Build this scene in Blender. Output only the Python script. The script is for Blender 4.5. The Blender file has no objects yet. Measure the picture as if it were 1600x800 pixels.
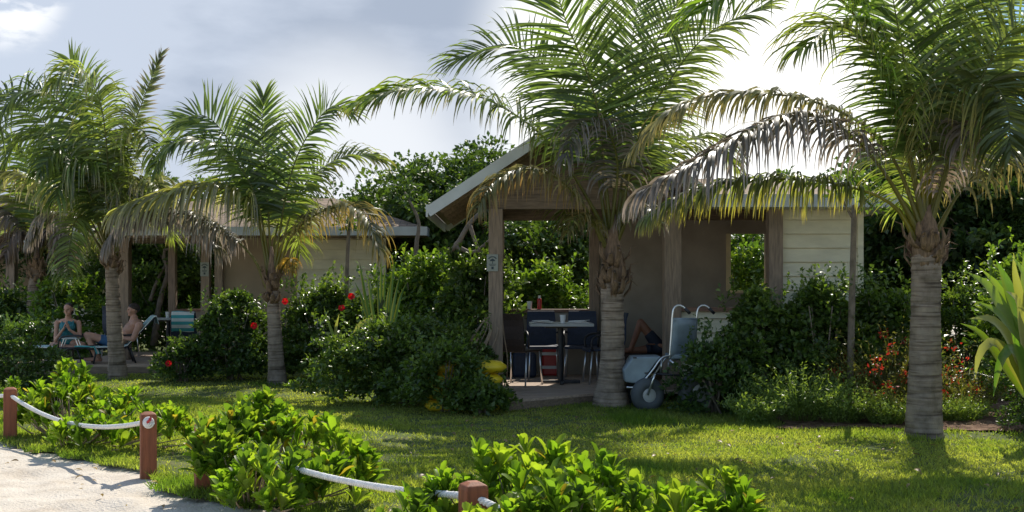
import bpy, bmesh, math, random
import numpy as np
from mathutils import Vector, Matrix

# ------------------------------------------------------------------ camera, sky, sun, exposure
S = bpy.context.scene
COL = S.collection
F = 1716.0            # focal length in photo pixels (1600 wide)
EYE = 1.6
HZ = 450.0            # horizon row in the photo
cam = bpy.data.cameras.new('camera'); camo = bpy.data.objects.new('camera', cam); COL.objects.link(camo)
camo.location = (0, 0, EYE); camo.rotation_euler = (math.radians(90), 0, 0)
cam.sensor_width = 36; cam.lens = F / 1600 * 36; cam.shift_y = (HZ - 400) / 1600
cam.clip_start = .05; cam.clip_end = 2000
S.camera = camo
S.render.resolution_x = 1024; S.render.resolution_y = 512
S.view_settings.view_transform = 'Standard'; S.view_settings.look = 'None'
S.view_settings.gamma = 1; S.view_settings.use_curve_mapping = False
S.view_settings.exposure = 0.25
S.render.engine = 'CYCLES'
S.cycles.max_bounces = 8; S.cycles.transparent_max_bounces = 8

SUN_EL = math.radians(47); SUN_AZ = math.radians(19)      # azimuth measured from +Y towards +X
sd = Vector((math.sin(SUN_AZ) * math.cos(SUN_EL), math.cos(SUN_AZ) * math.cos(SUN_EL), math.sin(SUN_EL)))
sun = bpy.data.lights.new('sun', 'SUN'); suno = bpy.data.objects.new('sun', sun); COL.objects.link(suno)
sun.energy = 4.6; sun.angle = math.radians(0.5); sun.color = (1.0, .93, .82)
suno.rotation_euler = sd.to_track_quat('Z', 'Y').to_euler()

W = bpy.data.worlds.new('World'); S.world = W; W.use_nodes = True
nt = W.node_tree; nt.nodes.clear(); N = nt.nodes.new; L = nt.links.new
out = N('ShaderNodeOutputWorld'); bg = N('ShaderNodeBackground'); L(bg.outputs[0], out.inputs[0]); bg.inputs[1].default_value = .15
sky = N('ShaderNodeTexSky'); sky.sky_type = 'NISHITA'; sky.sun_disc = False
sky.sun_elevation = SUN_EL; sky.sun_rotation = SUN_AZ; sky.air_density = 1; sky.dust_density = 1.2
tc = N('ShaderNodeTexCoord')
mp = N('ShaderNodeMapping'); mp.inputs['Scale'].default_value = (1.6, 1.6, 4.2); L(tc.outputs['Generated'], mp.inputs[0])
mp.inputs['Location'].default_value = (.35, 0, .2)
nz = N('ShaderNodeTexNoise'); nz.inputs['Scale'].default_value = 2.3; nz.inputs['Detail'].default_value = 9; nz.inputs['Roughness'].default_value = .52
L(mp.outputs[0], nz.inputs[0])
cr = N('ShaderNodeValToRGB'); cr.color_ramp.elements[0].position = .43; cr.color_ramp.elements[1].position = .57; L(nz.outputs[0], cr.inputs[0])
def gl(direction, lo, hi):
    d = Vector(direction).normalized()
    dp = N('ShaderNodeVectorMath'); dp.operation = 'DOT_PRODUCT'; L(tc.outputs['Generated'], dp.inputs[0]); dp.inputs[1].default_value = d
    mr = N('ShaderNodeMapRange'); mr.interpolation_type = 'SMOOTHERSTEP'; L(dp.outputs['Value'], mr.inputs[0])
    mr.inputs[1].default_value = lo; mr.inputs[2].default_value = hi
    return mr.outputs[0]
g_sun = gl((330, 1716, 320), .968, .992)        # thin bright cloud below the sun
g_half = gl((sd.x, sd.y, .15), -.2, 1.0)      # clouds are brighter on the sun's side
g_low = gl((-260, 1716, 170), .988, 1.0)
g_gap = gl((-800, 1716, 470), .9982, .9999)
g_blue = gl((800, 1716, 400), .988, .999)
def mix(f, a, b):
    m = N('ShaderNodeMix'); m.data_type = 'RGBA'
    for s, v in ((m.inputs[0], f), (m.inputs[6], a), (m.inputs[7], b)):
        if hasattr(v, 'links'): L(v, s)
        else: s.default_value = v
    return m.outputs[2]
# cloud colours are given x10 because the background strength is 0.1
cl = mix(cr.outputs[0], (2.4, 2.8, 3.5, 1), (3.4, 3.8, 4.5, 1))
cl = mix(g_low, cl, (5.0, 5.2, 5.5, 1))
gm = N('ShaderNodeMath'); gm.operation = 'MULTIPLY'; L(g_gap, gm.inputs[0]); n2 = N('ShaderNodeTexNoise'); n2.inputs['Scale'].default_value = 14; n2.inputs['Detail'].default_value = 8; L(mp.outputs[0], n2.inputs[0])
cr2 = N('ShaderNodeValToRGB'); cr2.color_ramp.elements[0].position = .42; cr2.color_ramp.elements[1].position = .56; L(n2.outputs[0], cr2.inputs[0]); L(cr2.outputs[0], gm.inputs[1])
cl = mix(gm.outputs[0], cl, (6.5, 6.5, 6.5, 1))
cl = mix(g_blue, cl, (2.2, 3.8, 5.6, 1))
cl = mix(g_sun, cl, (7.6, 7.6, 7.4, 1))
fin = mix(g_half, sky.outputs[0], cl)
L(fin, bg.inputs[0])

# ------------------------------------------------------------------ helpers
rng = np.random.default_rng(7)
random.seed(7)
def P(px, py, Y): return np.array([(px - 800) / F * Y, Y, EYE - (py - HZ) / F * Y])
def nrm(a): a = np.asarray(a, float); return a / np.maximum(np.linalg.norm(a, axis=-1, keepdims=True), 1e-9)
def vnoise(x, y, sc, seed=0):
    g = np.random.default_rng(seed + 100).random((64, 64)); x = np.asarray(x) / sc + 31.7; y = np.asarray(y) / sc + 17.3
    xi = np.floor(x).astype(int); yi = np.floor(y).astype(int); fx = x - xi; fy = y - yi
    fx = fx * fx * (3 - 2 * fx); fy = fy * fy * (3 - 2 * fy)
    a = g[xi % 64, yi % 64]; b = g[(xi + 1) % 64, yi % 64]; c = g[xi % 64, (yi + 1) % 64]; d = g[(xi + 1) % 64, (yi + 1) % 64]
    return (a * (1 - fx) + b * fx) * (1 - fy) + (c * (1 - fx) + d * fx) * fy
def tag(o, label=None, cat=None, group=None, kind=None):
    if label: o['label'] = label
    if cat: o['category'] = cat
    if group: o['group'] = group
    if kind: o['kind'] = kind
    return o
def empty(name, loc, label=None, cat=None, group=None, rz=0):
    o = bpy.data.objects.new(name, None); COL.objects.link(o); o.location = tuple(float(v) for v in loc); o.rotation_euler = (0, 0, rz)
    o.empty_display_size = .1
    return tag(o, label, cat, group)
def copy_tree(o, parent=None):
    c = o.copy(); COL.objects.link(c); c.parent = parent
    if parent is None and 'label' in c: pass
    for ch in list(o.children): copy_tree(ch, c)
    return c
def npmesh(name, verts, faces, mat, parent=None, cols=None, smooth=False, origin=None):
    """faces: list of 2-D int arrays (each with its own corner count)"""
    me = bpy.data.meshes.new(name)
    verts = np.asarray(verts, np.float32)
    if parent is not None:
        verts = verts - np.array(wloc(parent), np.float32)
    elif origin is not None:
        verts = verts - np.array(origin, np.float32)
    me.vertices.add(len(verts)); me.vertices.foreach_set('co', verts.ravel())
    if not isinstance(faces, list): faces = [faces]
    flat = np.concatenate([f.ravel() for f in faces]).astype(np.int32)
    tot = np.concatenate([np.full(len(f), f.shape[1]) for f in faces]).astype(np.int32)
    st = np.concatenate([[0], np.cumsum(tot)[:-1]]).astype(np.int32)
    me.loops.add(len(flat)); me.loops.foreach_set('vertex_index', flat)
    me.polygons.add(len(tot)); me.polygons.foreach_set('loop_start', st); me.polygons.foreach_set('loop_total', tot)
    if smooth: me.polygons.foreach_set('use_smooth', np.ones(len(tot), bool))
    me.update(calc_edges=True)
    if cols is not None:
        a = me.color_attributes.new('col', 'FLOAT_COLOR', 'POINT')
        c = np.ones((len(verts), 4), np.float32); c[:, :3] = cols; a.data.foreach_set('color', c.ravel())
    me.materials.append(mat)
    o = bpy.data.objects.new(name, me); COL.objects.link(o)
    if parent is not None: o.parent = parent
    elif origin is not None: o.location = tuple(float(v) for v in origin)
    return o
def wloc(p):
    v = Vector((0, 0, 0))
    while p is not None: v += p.location; p = p.parent
    return v
class MB:
    def __init__(s): s.v = []; s.f = []; s.uv = {}
    def add(s, vs, fs):
        n = len(s.v); s.v += [tuple(float(c) for c in v) for v in vs]; s.f += [tuple(i + n for i in f) for f in fs]; return s
    def box(s, c, d, rz=0, rx=0, ry=0):
        M = Matrix.Translation(c) @ Matrix.Rotation(rz, 4, 'Z') @ Matrix.Rotation(ry, 4, 'Y') @ Matrix.Rotation(rx, 4, 'X')
        vs = [M @ Vector((x * d[0] / 2, y * d[1] / 2, z * d[2] / 2)) for x in (-1, 1) for y in (-1, 1) for z in (-1, 1)]
        return s.add(vs, [(0, 1, 3, 2), (4, 6, 7, 5), (0, 4, 5, 1), (2, 3, 7, 6), (0, 2, 6, 4), (1, 5, 7, 3)])
    def bb(s, x0, x1, y0, y1, z0, z1): return s.box(((x0 + x1) / 2, (y0 + y1) / 2, (z0 + z1) / 2), (x1 - x0, y1 - y0, z1 - z0))
    def tube(s, pts, r, n=8, cap=True, flat=1.0):
        pts = [Vector([float(c) for c in p]) for p in pts]; m = len(pts)
        rr = r if hasattr(r, '__len__') else [r] * m
        up = None; rings = []
        for i, p in enumerate(pts):
            t = (pts[min(i + 1, m - 1)] - pts[max(i - 1, 0)]).normalized()
            if up is None: up = Vector((0, 0, 1)) if abs(t.z) < .9 else Vector((0, 1, 0))
            a = t.cross(up).normalized(); b = a.cross(t).normalized(); up = b
            rings.append([p + a * (math.cos(k * 2 * math.pi / n) * rr[i]) + b * (math.sin(k * 2 * math.pi / n) * rr[i] * flat) for k in range(n)])
        vs = [v for rg in rings for v in rg]; fs = []
        for i in range(m - 1):
            for k in range(n): fs.append((i * n + k, i * n + (k + 1) % n, (i + 1) * n + (k + 1) % n, (i + 1) * n + k))
        if cap: fs.append(tuple(range(n - 1, -1, -1))); fs.append(tuple((m - 1) * n + k for k in range(n)))
        return s.add(vs, fs)
    def ell(s, c, r, n=12, m=8, M=None):
        vs = []; fs = []
        for i in range(m + 1):
            th = math.pi * i / m
            for k in range(n):
                ph = 2 * math.pi * k / n; v = Vector((r[0] * math.sin(th) * math.cos(ph), r[1] * math.sin(th) * math.sin(ph), r[2] * math.cos(th)))
                if M is not None: v = M @ v
                vs.append(v + Vector([float(q) for q in c]))
        for i in range(m):
            for k in range(n): fs.append((i * n + k, (i + 1) * n + k, (i + 1) * n + (k + 1) % n, i * n + (k + 1) % n))
        return s.add(vs, fs)
    def lathe(s, c, prof, n=16):
        vs = []; fs = []
        for (r, z) in prof:
            for k in range(n): a = 2 * math.pi * k / n; vs.append((c[0] + r * math.cos(a), c[1] + r * math.sin(a), c[2] + z))
        for i in range(len(prof) - 1):
            for k in range(n): fs.append((i * n + k, i * n + (k + 1) % n, (i + 1) * n + (k + 1) % n, (i + 1) * n + k))
        fs.append(tuple(range(n - 1, -1, -1))); fs.append(tuple((len(prof) - 1) * n + k for k in range(n)))
        return s.add(vs, fs)
    def build(s, name, mat, parent=None, smooth=False, bevel=0, origin=None, autosmooth=False):
        me = bpy.data.meshes.new(name); off = wloc(parent) if parent is not None else (Vector(origin) if origin is not None else Vector((0, 0, 0)))
        me.from_pydata([tuple(Vector(v) - off) for v in s.v], [], s.f); me.update()
        if smooth: me.polygons.foreach_set('use_smooth', [True] * len(me.polygons))
        me.materials.append(mat)
        o = bpy.data.objects.new(name, me); COL.objects.link(o)
        if parent is not None: o.parent = parent
        elif origin is not None: o.location = off
        if bevel:
            b = o.modifiers.new('b', 'BEVEL'); b.width = bevel; b.segments = 2; b.limit_method = 'ANGLE'
        return o
def spline(pts, n):
    pts = np.asarray(pts, float)
    if len(pts) == 2: return pts[0] + (pts[1] - pts[0]) * np.linspace(0, 1, n)[:, None]
    e = np.vstack([2 * pts[0] - pts[1], pts, 2 * pts[-1] - pts[-2]])
    seg = len(pts) - 1; t = np.linspace(0, seg, n); i = np.minimum(t.astype(int), seg - 1); u = (t - i)[:, None]
    a, b, c, d = e[i], e[i + 1], e[i + 2], e[i + 3]
    r = .5 * (2 * b + (c - a) * u + (2 * a - 5 * b + 4 * c - d) * u * u + (3 * b - a - 3 * c + d) * u ** 3)
    # even arc length
    s = np.concatenate([[0], np.cumsum(np.linalg.norm(np.diff(r, axis=0), axis=1))]); s /= s[-1]
    q = np.linspace(0, 1, n); return np.stack([np.interp(q, s, r[:, k]) for k in range(3)], 1)

# ------------------------------------------------------------------ materials
def mat(name):
    m = bpy.data.materials.new(name); m.use_nodes = True; t = m.node_tree; b = t.nodes['Principled BSDF']; return m, t, b, t.nodes['Material Output']
def node(t, ty, **k):
    n = t.nodes.new(ty)
    for a, v in k.items(): setattr(n, a, v)
    return n
def tnoise(t, scale, detail=4, vec=None, rough=.55):
    n = node(t, 'ShaderNodeTexNoise'); n.inputs['Scale'].default_value = scale; n.inputs['Detail'].default_value = detail; n.inputs['Roughness'].default_value = rough
    if vec is not None: t.links.new(vec, n.inputs[0])
    return n
def ramp(t, fac, stops):
    n = node(t, 'ShaderNodeValToRGB'); e = n.color_ramp.elements
    while len(e) < len(stops): e.new(.5)
    for i, (p, c) in enumerate(stops): e[i].position = p; e[i].color = (*c, 1)
    t.links.new(fac, n.inputs[0]); return n.outputs[0]
def ocoord(t, sc=(1, 1, 1), which='Object'):
    c = node(t, 'ShaderNodeTexCoord'); m = node(t, 'ShaderNodeMapping'); m.inputs['Scale'].default_value = sc; t.links.new(c.outputs[which], m.inputs[0]); return m.outputs[0]
def bump(t, b, h, strength=.5, dist=.01):
    n = node(t, 'ShaderNodeBump'); n.inputs['Strength'].default_value = strength; n.inputs['Distance'].default_value = dist
    t.links.new(h, n.inputs['Height']); t.links.new(n.outputs[0], b.inputs['Normal'])
def leaf_mat(name, rough=.35, trans=.42, tcol=(1.25, 1.35, .45), spec=.5, nbump=0):
    m, t, b, o = mat(name)
    a = node(t, 'ShaderNodeAttribute', attribute_name='col')
    t.links.new(a.outputs[0], b.inputs['Base Color']); b.inputs['Roughness'].default_value = rough; b.inputs['Specular IOR Level'].default_value = spec
    tr = node(t, 'ShaderNodeBsdfTranslucent'); mu = node(t, 'ShaderNodeVectorMath', operation='MULTIPLY'); t.links.new(a.outputs[0], mu.inputs[0]); mu.inputs[1].default_value = tcol
    t.links.new(mu.outputs[0], tr.inputs[0])
    mx = node(t, 'ShaderNodeMixShader'); mx.inputs[0].default_value = trans; t.links.new(b.outputs[0], mx.inputs[1]); t.links.new(tr.outputs[0], mx.inputs[2]); t.links.new(mx.outputs[0], o.inputs[0])
    return m
M_frond = leaf_mat('frond_leaf', .32, .52, (2.0, 2.0, .8), .7)
M_dry = leaf_mat('dry_frond_leaf', .4, .4, (1.35, 1.2, 1.0), .6)
M_leaf = leaf_mat('glossy_leaf', .3, .4, (2.0, 2.0, .6), .45)
M_scae = leaf_mat('fleshy_leaf', .42, .6, (1.85, 1.95, .5), .3)
M_tree = leaf_mat('tree_leaf', .42, .35, (1.5, 1.6, .5), .4)
M_grass = leaf_mat('grass_blade', .5, .55, (1.9, 2.0, .6), .2)
M_flower = leaf_mat('petal', .5, .4, (1.6, .8, .8), .3)
def simple(name, col, rough=.6, metal=0, var=0, vs=8, bs=0, bscale=60, bd=.004, sc=(1, 1, 1), spec=.5):
    m, t, b, o = mat(name); b.inputs['Roughness'].default_value = rough; b.inputs['Metallic'].default_value = metal; b.inputs['Specular IOR Level'].default_value = spec
    oc = ocoord(t, sc)
    if var:
        n = tnoise(t, vs, 6, oc); c = [max(0, x) for x in col]
        t.links.new(ramp(t, n.outputs[0], [(.3, [x * (1 - var) for x in c]), (.7, [min(1, x * (1 + var)) for x in c])]), b.inputs['Base Color'])
    else: b.inputs['Base Color'].default_value = (*col, 1)
    if bs: bump(t, b, tnoise(t, bscale, 5, oc).outputs[0], bs, bd)
    return m
M_wood = simple('weathered_timber', (.27, .20, .145), .75, 0, .35, 7, .5, 30, .004, (6, 6, .6))
M_woodx = simple('timber_beam', (.2, .145, .10), .75, 0, .35, 7, .5, 30, .004, (.6, 6, 6))
M_soffit = simple('soffit_boards', (.30, .21, .14), .7, 0, .35, 5, .4, 25, .004, (6, .5, 6))
M_deck = simple('deck_boards', (.44, .33, .245), .75, 0, .3, 5, .5, 30, .003, (.7, 8, 8))
M_siding = simple('cream_siding', (.74, .68, .50), .6, 0, .14, 2.5, .3, 40, .003, (1, 1, 3))
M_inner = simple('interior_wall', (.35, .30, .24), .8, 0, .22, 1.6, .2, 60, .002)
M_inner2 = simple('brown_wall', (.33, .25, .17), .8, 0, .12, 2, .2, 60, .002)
M_white = simple('white_trim', (.52, .54, .53), .5, 0, .1, 4, .1, 40, .001)
M_jamb = simple('yellow_jamb', (.75, .62, .36), .6, 0, .08, 4)
M_ledge = simple('ledge_wood', (.24, .13, .085), .6, 0, .3, 6, .3, 30, .002, (.8, 6, 6))
M_postw = simple('bollard_wood', (.27, .085, .036), .65, 0, .3, 6, .5, 26, .004, (8, 8, .8))
M_rope = simple('white_rope', (.78, .77, .74), .75, 0, .12, 30, .4, 90, .002)
M_metal = simple('aluminium', (.72, .73, .75), .3, .9, .08, 10)
M_black = simple('black_plastic', (.02, .02, .024), .45, 0, .3, 10)
M_navy = simple('navy_sling', (.02, .03, .06), .6, 0, .2, 20, .2, 200, .001)
M_brownseat = simple('brown_wicker', (.05, .03, .022), .6, 0, .4, 60, .4, 150, .003)
M_tabtop = simple('grey_tabletop', (.42, .43, .42), .35, 0, .12, 5)
M_paper = simple('white_paper', (.8, .8, .8), .7, 0, .05, 8)
M_cup = simple('white_foam', (.8, .8, .78), .6, 0, .03, 8)
M_red = simple('red_plastic', (.5, .03, .03), .35, 0, .1, 8)
M_yellow = simple('yellow_foam', (.72, .52, .02), .45, 0, .12, 6, .15, 30, .004)
M_blue = simple('blue_vinyl', (.24, .30, .34), .5, 0, .2, 5, .1, 40, .002)
M_rubber = simple('grey_balloon_tyre', (.075, .085, .09), .7, 0, .25, 5, .1, 30, .002)
M_skin = simple('skin', (.50, .27, .19), .5, 0, .08, 8)
M_skin2 = simple('shaded_skin', (.34, .16, .10), .5, 0, .08, 8)  # base colour darkened for the shade over the day bed figure
M_hair = simple('dark_hair', (.03, .018, .012), .6, 0, .3, 30, .4, 90, .003)
M_swim = simple('teal_swimwear', (.02, .17, .20), .6, 0, .3, 25)
M_shorts = simple('blue_swim_shorts', (.03, .10, .22), .7, 0, .3, 12)
M_stick = simple('dry_stem', (.34, .25, .17), .8, 0, .25, 10)
M_branch = simple('grey_bark', (.21, .17, .135), .85, 0, .35, 9, .8, 30, .01)
M_signbd = simple('sign_board', (.30, .32, .28), .6, 0, .1, 6)
M_signpaint = simple('sign_paint', (.03, .05, .06), .6, 0, .1, 6)
M_gold = simple('sign_cream', (.6, .58, .5), .6)

def stripe_mat():
    m, t, b, o = mat('striped_towel'); u = node(t, 'ShaderNodeUVMap'); s = node(t, 'ShaderNodeSeparateXYZ'); t.links.new(u.outputs[0], s.inputs[0])
    w = node(t, 'ShaderNodeMath', operation='FRACT'); t.links.new(s.outputs[0], w.inputs[0])
    g = node(t, 'ShaderNodeMath', operation='GREATER_THAN'); g.inputs[1].default_value = .5; t.links.new(w.outputs[0], g.inputs[0])
    t.links.new(ramp(t, g.outputs[0], [(0, (.08, .42, .45)), (1, (.78, .80, .78))]), b.inputs['Base Color']); b.inputs['Roughness'].default_value = .9
    bump(t, b, tnoise(t, 120, 3, ocoord(t)).outputs[0], .5, .004)
    return m
M_towel = stripe_mat()
def trunk_mat():
    m, t, b, o = mat('palm_trunk'); oc = ocoord(t)
    z = node(t, 'ShaderNodeMapping'); z.inputs['Scale'].default_value = (1.5, 1.5, 26); t.links.new(oc, z.inputs[0])
    n1 = tnoise(t, 1.0, 5, z.outputs[0]); n2 = tnoise(t, 5, 6, oc)
    v = node(t, 'ShaderNodeMapping'); v.inputs['Scale'].default_value = (55, 55, 5); t.links.new(oc, v.inputs[0]); n3 = tnoise(t, 1, 3, v.outputs[0])
    c1 = ramp(t, n1.outputs[0], [(.36, (.12, .085, .06)), (.47, (.30, .235, .18)), (.60, (.38, .31, .245)), (.68, (.19, .135, .095))])
    c2 = ramp(t, n2.outputs[0], [(.32, (.45, .43, .38)), (.5, (.85, .83, .8)), (.68, (1.1, 1.08, 1.02))])
    mx = node(t, 'ShaderNodeMix', data_type='RGBA', blend_type='MULTIPLY'); mx.inputs[0].default_value = 1; t.links.new(c1, mx.inputs[6]); t.links.new(c2, mx.inputs[7])
    t.links.new(mx.outputs[2], b.inputs['Base Color']); b.inputs['Roughness'].default_value = .85
    ad = node(t, 'ShaderNodeMath', operation='ADD'); t.links.new(n1.outputs[0], ad.inputs[0]); t.links.new(n3.outputs[0], ad.inputs[1])
    bump(t, b, ad.outputs[0], .8, .02); return m
M_trunk = trunk_mat()
M_fibre = simple('fibre_sheath', (.22, .145, .09), .9, 0, .5, 9, .8, 40, .01, (6, 6, .8))
def shingle_mat():
    m, t, b, o = mat('roof_shingles'); u = node(t, 'ShaderNodeUVMap')
    br = node(t, 'ShaderNodeTexBrick'); t.links.new(u.outputs[0], br.inputs[0]); br.inputs['Scale'].default_value = 1
    br.inputs['Brick Width'].default_value = .3; br.inputs['Row Height'].default_value = .14; br.inputs['Mortar Size'].default_value = .008
    br.inputs['Color1'].default_value = (.38, .275, .19, 1); br.inputs['Color2'].default_value = (.25, .18, .13, 1); br.inputs['Mortar'].default_value = (.07, .055, .045, 1)
    n = tnoise(t, 14, 5, ocoord(t)); mx = node(t, 'ShaderNodeMix', data_type='RGBA', blend_type='MULTIPLY'); mx.inputs[0].default_value = 1
    t.links.new(br.outputs[0], mx.inputs[6]); t.links.new(ramp(t, n.outputs[0], [(.3, (.7, .7, .7)), (.7, (1.1, 1.1, 1.1))]), mx.inputs[7])
    t.links.new(mx.outputs[2], b.inputs['Base Color']); b.inputs['Roughness'].default_value = .9
    bump(t, b, br.outputs['Fac'], -.6, .01); return m
M_shingle = shingle_mat()
def ground_mat(name, stops, sc, rough=.9, bs=.6, bd=.02, fine=90):
    m, t, b, o = mat(name); oc = ocoord(t); n1 = tnoise(t, sc, 8, oc, .6); n2 = tnoise(t, fine, 4, oc)
    ad = node(t, 'ShaderNodeMath', operation='MULTIPLY_ADD'); t.links.new(n2.outputs[0], ad.inputs[0]); ad.inputs[1].default_value = .5; t.links.new(n1.outputs[0], ad.inputs[2])
    su = node(t, 'ShaderNodeMath', operation='SUBTRACT'); t.links.new(ad.outputs[0], su.inputs[0]); su.inputs[1].default_value = .25
    t.links.new(ramp(t, su.outputs[0], stops), b.inputs['Base Color']); b.inputs['Roughness'].default_value = rough; b.inputs['Specular IOR Level'].default_value = .2
    bump(t, b, ad.outputs[0], bs, bd); return m
M_sand = ground_mat('pale_sand', [(.3, (.52, .45, .365)), (.5, (.65, .585, .495)), (.75, (.73, .67, .58))], 2.2, .95, 1.0, .035, 45)
M_soil = ground_mat('lawn_soil', [(.3, (.05, .08, .018)), (.55, (.10, .13, .035)), (.75, (.20, .17, .08))], 3, .95, .6, .02)
M_mulch = ground_mat('mulch', [(.3, (.07, .04, .025)), (.5, (.17, .10, .065)), (.72, (.32, .22, .15))], 9, .95, 1, .03, 60)

# ------------------------------------------------------------------ ground
def lawn_d(x, y):  # signed distance to the rope line, >0 is the lawn side
    return ((x + 5.3) * 5.64 + (y - 11.6) * 5.1) / 7.6
def gheight(x, y):
    return .05 * (vnoise(x, y, 2.3, 3) - .5) + .02 * (vnoise(x, y, .8, 5) - .5)
def sheet(name, x0, x1, y0, y1, nx, ny, hf, mt, keep=None, label=None, kind='structure', z=0):
    xs = np.linspace(x0, x1, nx); ys = np.linspace(y0, y1, ny); X, Y = np.meshgrid(xs, ys, indexing='ij'); X = X.ravel(); Y = Y.ravel()
    Z = hf(X, Y) + z; idx = np.arange(nx * ny).reshape(nx, ny)
    f = np.stack([idx[:-1, :-1].ravel(), idx[1:, :-1].ravel(), idx[1:, 1:].ravel(), idx[:-1, 1:].ravel()], 1)
    if keep is not None:
        k = keep(X, Y); f = f[k[f].all(1)]
    o = npmesh(name, np.stack([X, Y, Z], 1), f, mt, smooth=True); tag(o, label, None, None, kind); return o
def sandh(x, y):
    near = np.clip((14 - np.abs(y - 4)) / 4, 0, 1)
    foot = .05 * (vnoise(x, y, .3, 11) - .5) + .05 * (vnoise(x, y, .9, 12) - .5) + .022 * (vnoise(x, y, .12, 13) - .5)
    return gheight(x, y) * near + foot * near * np.clip(.6 - lawn_d(x, y), .15, 1) - .012
# one ground sheet: fine near the camera, coarse to the horizon
def ground():
    xs = np.concatenate([np.linspace(-700, -30, 14), np.linspace(-26, -9, 35), np.linspace(-8.6, 2, 265), np.linspace(2.4, 26, 60), np.linspace(30, 700, 14)])
    ys = np.concatenate([np.linspace(-300, -10, 10), np.linspace(-6, 3, 20), np.linspace(3.3, 14, 268), np.linspace(14.4, 34, 45), np.linspace(40, 1200, 16)])
    X, Y = np.meshgrid(xs, ys, indexing='ij'); idx = np.arange(X.size).reshape(X.shape); X = X.ravel(); Y = Y.ravel()
    f = np.stack([idx[:-1, :-1].ravel(), idx[1:, :-1].ravel(), idx[1:, 1:].ravel(), idx[:-1, 1:].ravel()], 1)
    o = npmesh('ground', np.stack([X, Y, sandh(X, Y)], 1), f, M_sand, smooth=True); tag(o, 'pale trampled beach sand in front of the rope fence', None, None, 'structure')
ground()
def lawn_keep(x, y):
    e = lawn_d(x, y) - (-.05 + .55 * (vnoise(x, y, .9, 21) - .5) + .25 * (vnoise(x, y, .25, 22) - .5))
    # the sand gap between the second and third post bites into the lawn
    return (e > 0.05)
def lawnh(x, y): return gheight(x, y) + .018
sheet('lawn', -24, 24, 3, 34, 520, 340, lawnh, M_soil, lawn_keep, 'short patchy green lawn behind the rope fence')
def bed_keep(x, y):
    yl = 12.5 - .85 * np.clip((x - 4.3) / 1.2, 0, 1) + .15 * np.sin(x * 1.3) + .3 * (vnoise(x, y, .7, 31) - .5)
    return (y > yl) & (x > 2.9 + .3 * (vnoise(x, y, .5, 32)))
sheet('mulch_bed', 2.5, 14, 11, 18, 230, 140, lambda x, y: gheight(x, y) + .024 + .03 * vnoise(x, y, .12, 35), M_mulch, bed_keep, 'brown mulch bed under the plants beside the lawn')

# grass blades
def ribbons(base, d0, length, width, droop, nseg, cols, tipcol=None, wprof=None, wdir=None, twist=.5, tipmix=None):
    n = len(base); pts = [base]; d = nrm(d0); dirs = [d]
    for j in range(nseg):
        pts.append(pts[-1] + d * (length / nseg)[:, None]); d = nrm(d + np.array([0, 0, -1.]) * (droop * (j + 1) / nseg)[:, None]); dirs.append(d)
    if wdir is None:
        r = nrm(rng.normal(size=(n, 3))); wdir = nrm(np.cross(dirs[0], r))
    V = []; C = []
    if wprof is None: wprof = [.6, 1, .85, .5][:nseg] if nseg <= 4 else np.interp(np.linspace(0, 1, nseg + 1), [0, .2, .6, 1], [.5, 1, .85, .05])[:nseg]
    for j in range(nseg + 1):
        w = nrm(wdir - dirs[min(j, nseg)] * np.sum(wdir * dirs[min(j, nseg)], 1, keepdims=True))
        t = j / nseg; c = cols if tipcol is None else cols * (1 - tipmix(t)) + tipcol * tipmix(t)
        if j < nseg:
            V += [pts[j] - w * (width * wprof[j] / 2)[:, None], pts[j] + w * (width * wprof[j] / 2)[:, None]]; C += [c, c]
        else: V.append(pts[j]); C.append(c)
    k = 2 * nseg + 1; V = np.stack(V, 1).reshape(-1, 3); C = np.stack(C, 1).reshape(-1, 3); b = (np.arange(n) * k)[:, None]
    q = np.concatenate([b + np.array([2 * j, 2 * j + 1, 2 * j + 3, 2 * j + 2]) for j in range(nseg - 1)]) if nseg > 1 else np.zeros((0, 4), int)
    t3 = b + np.array([2 * nseg - 2, 2 * nseg - 1, 2 * nseg])
    return V, [q, t3] if nseg > 1 else [t3], C
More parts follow.
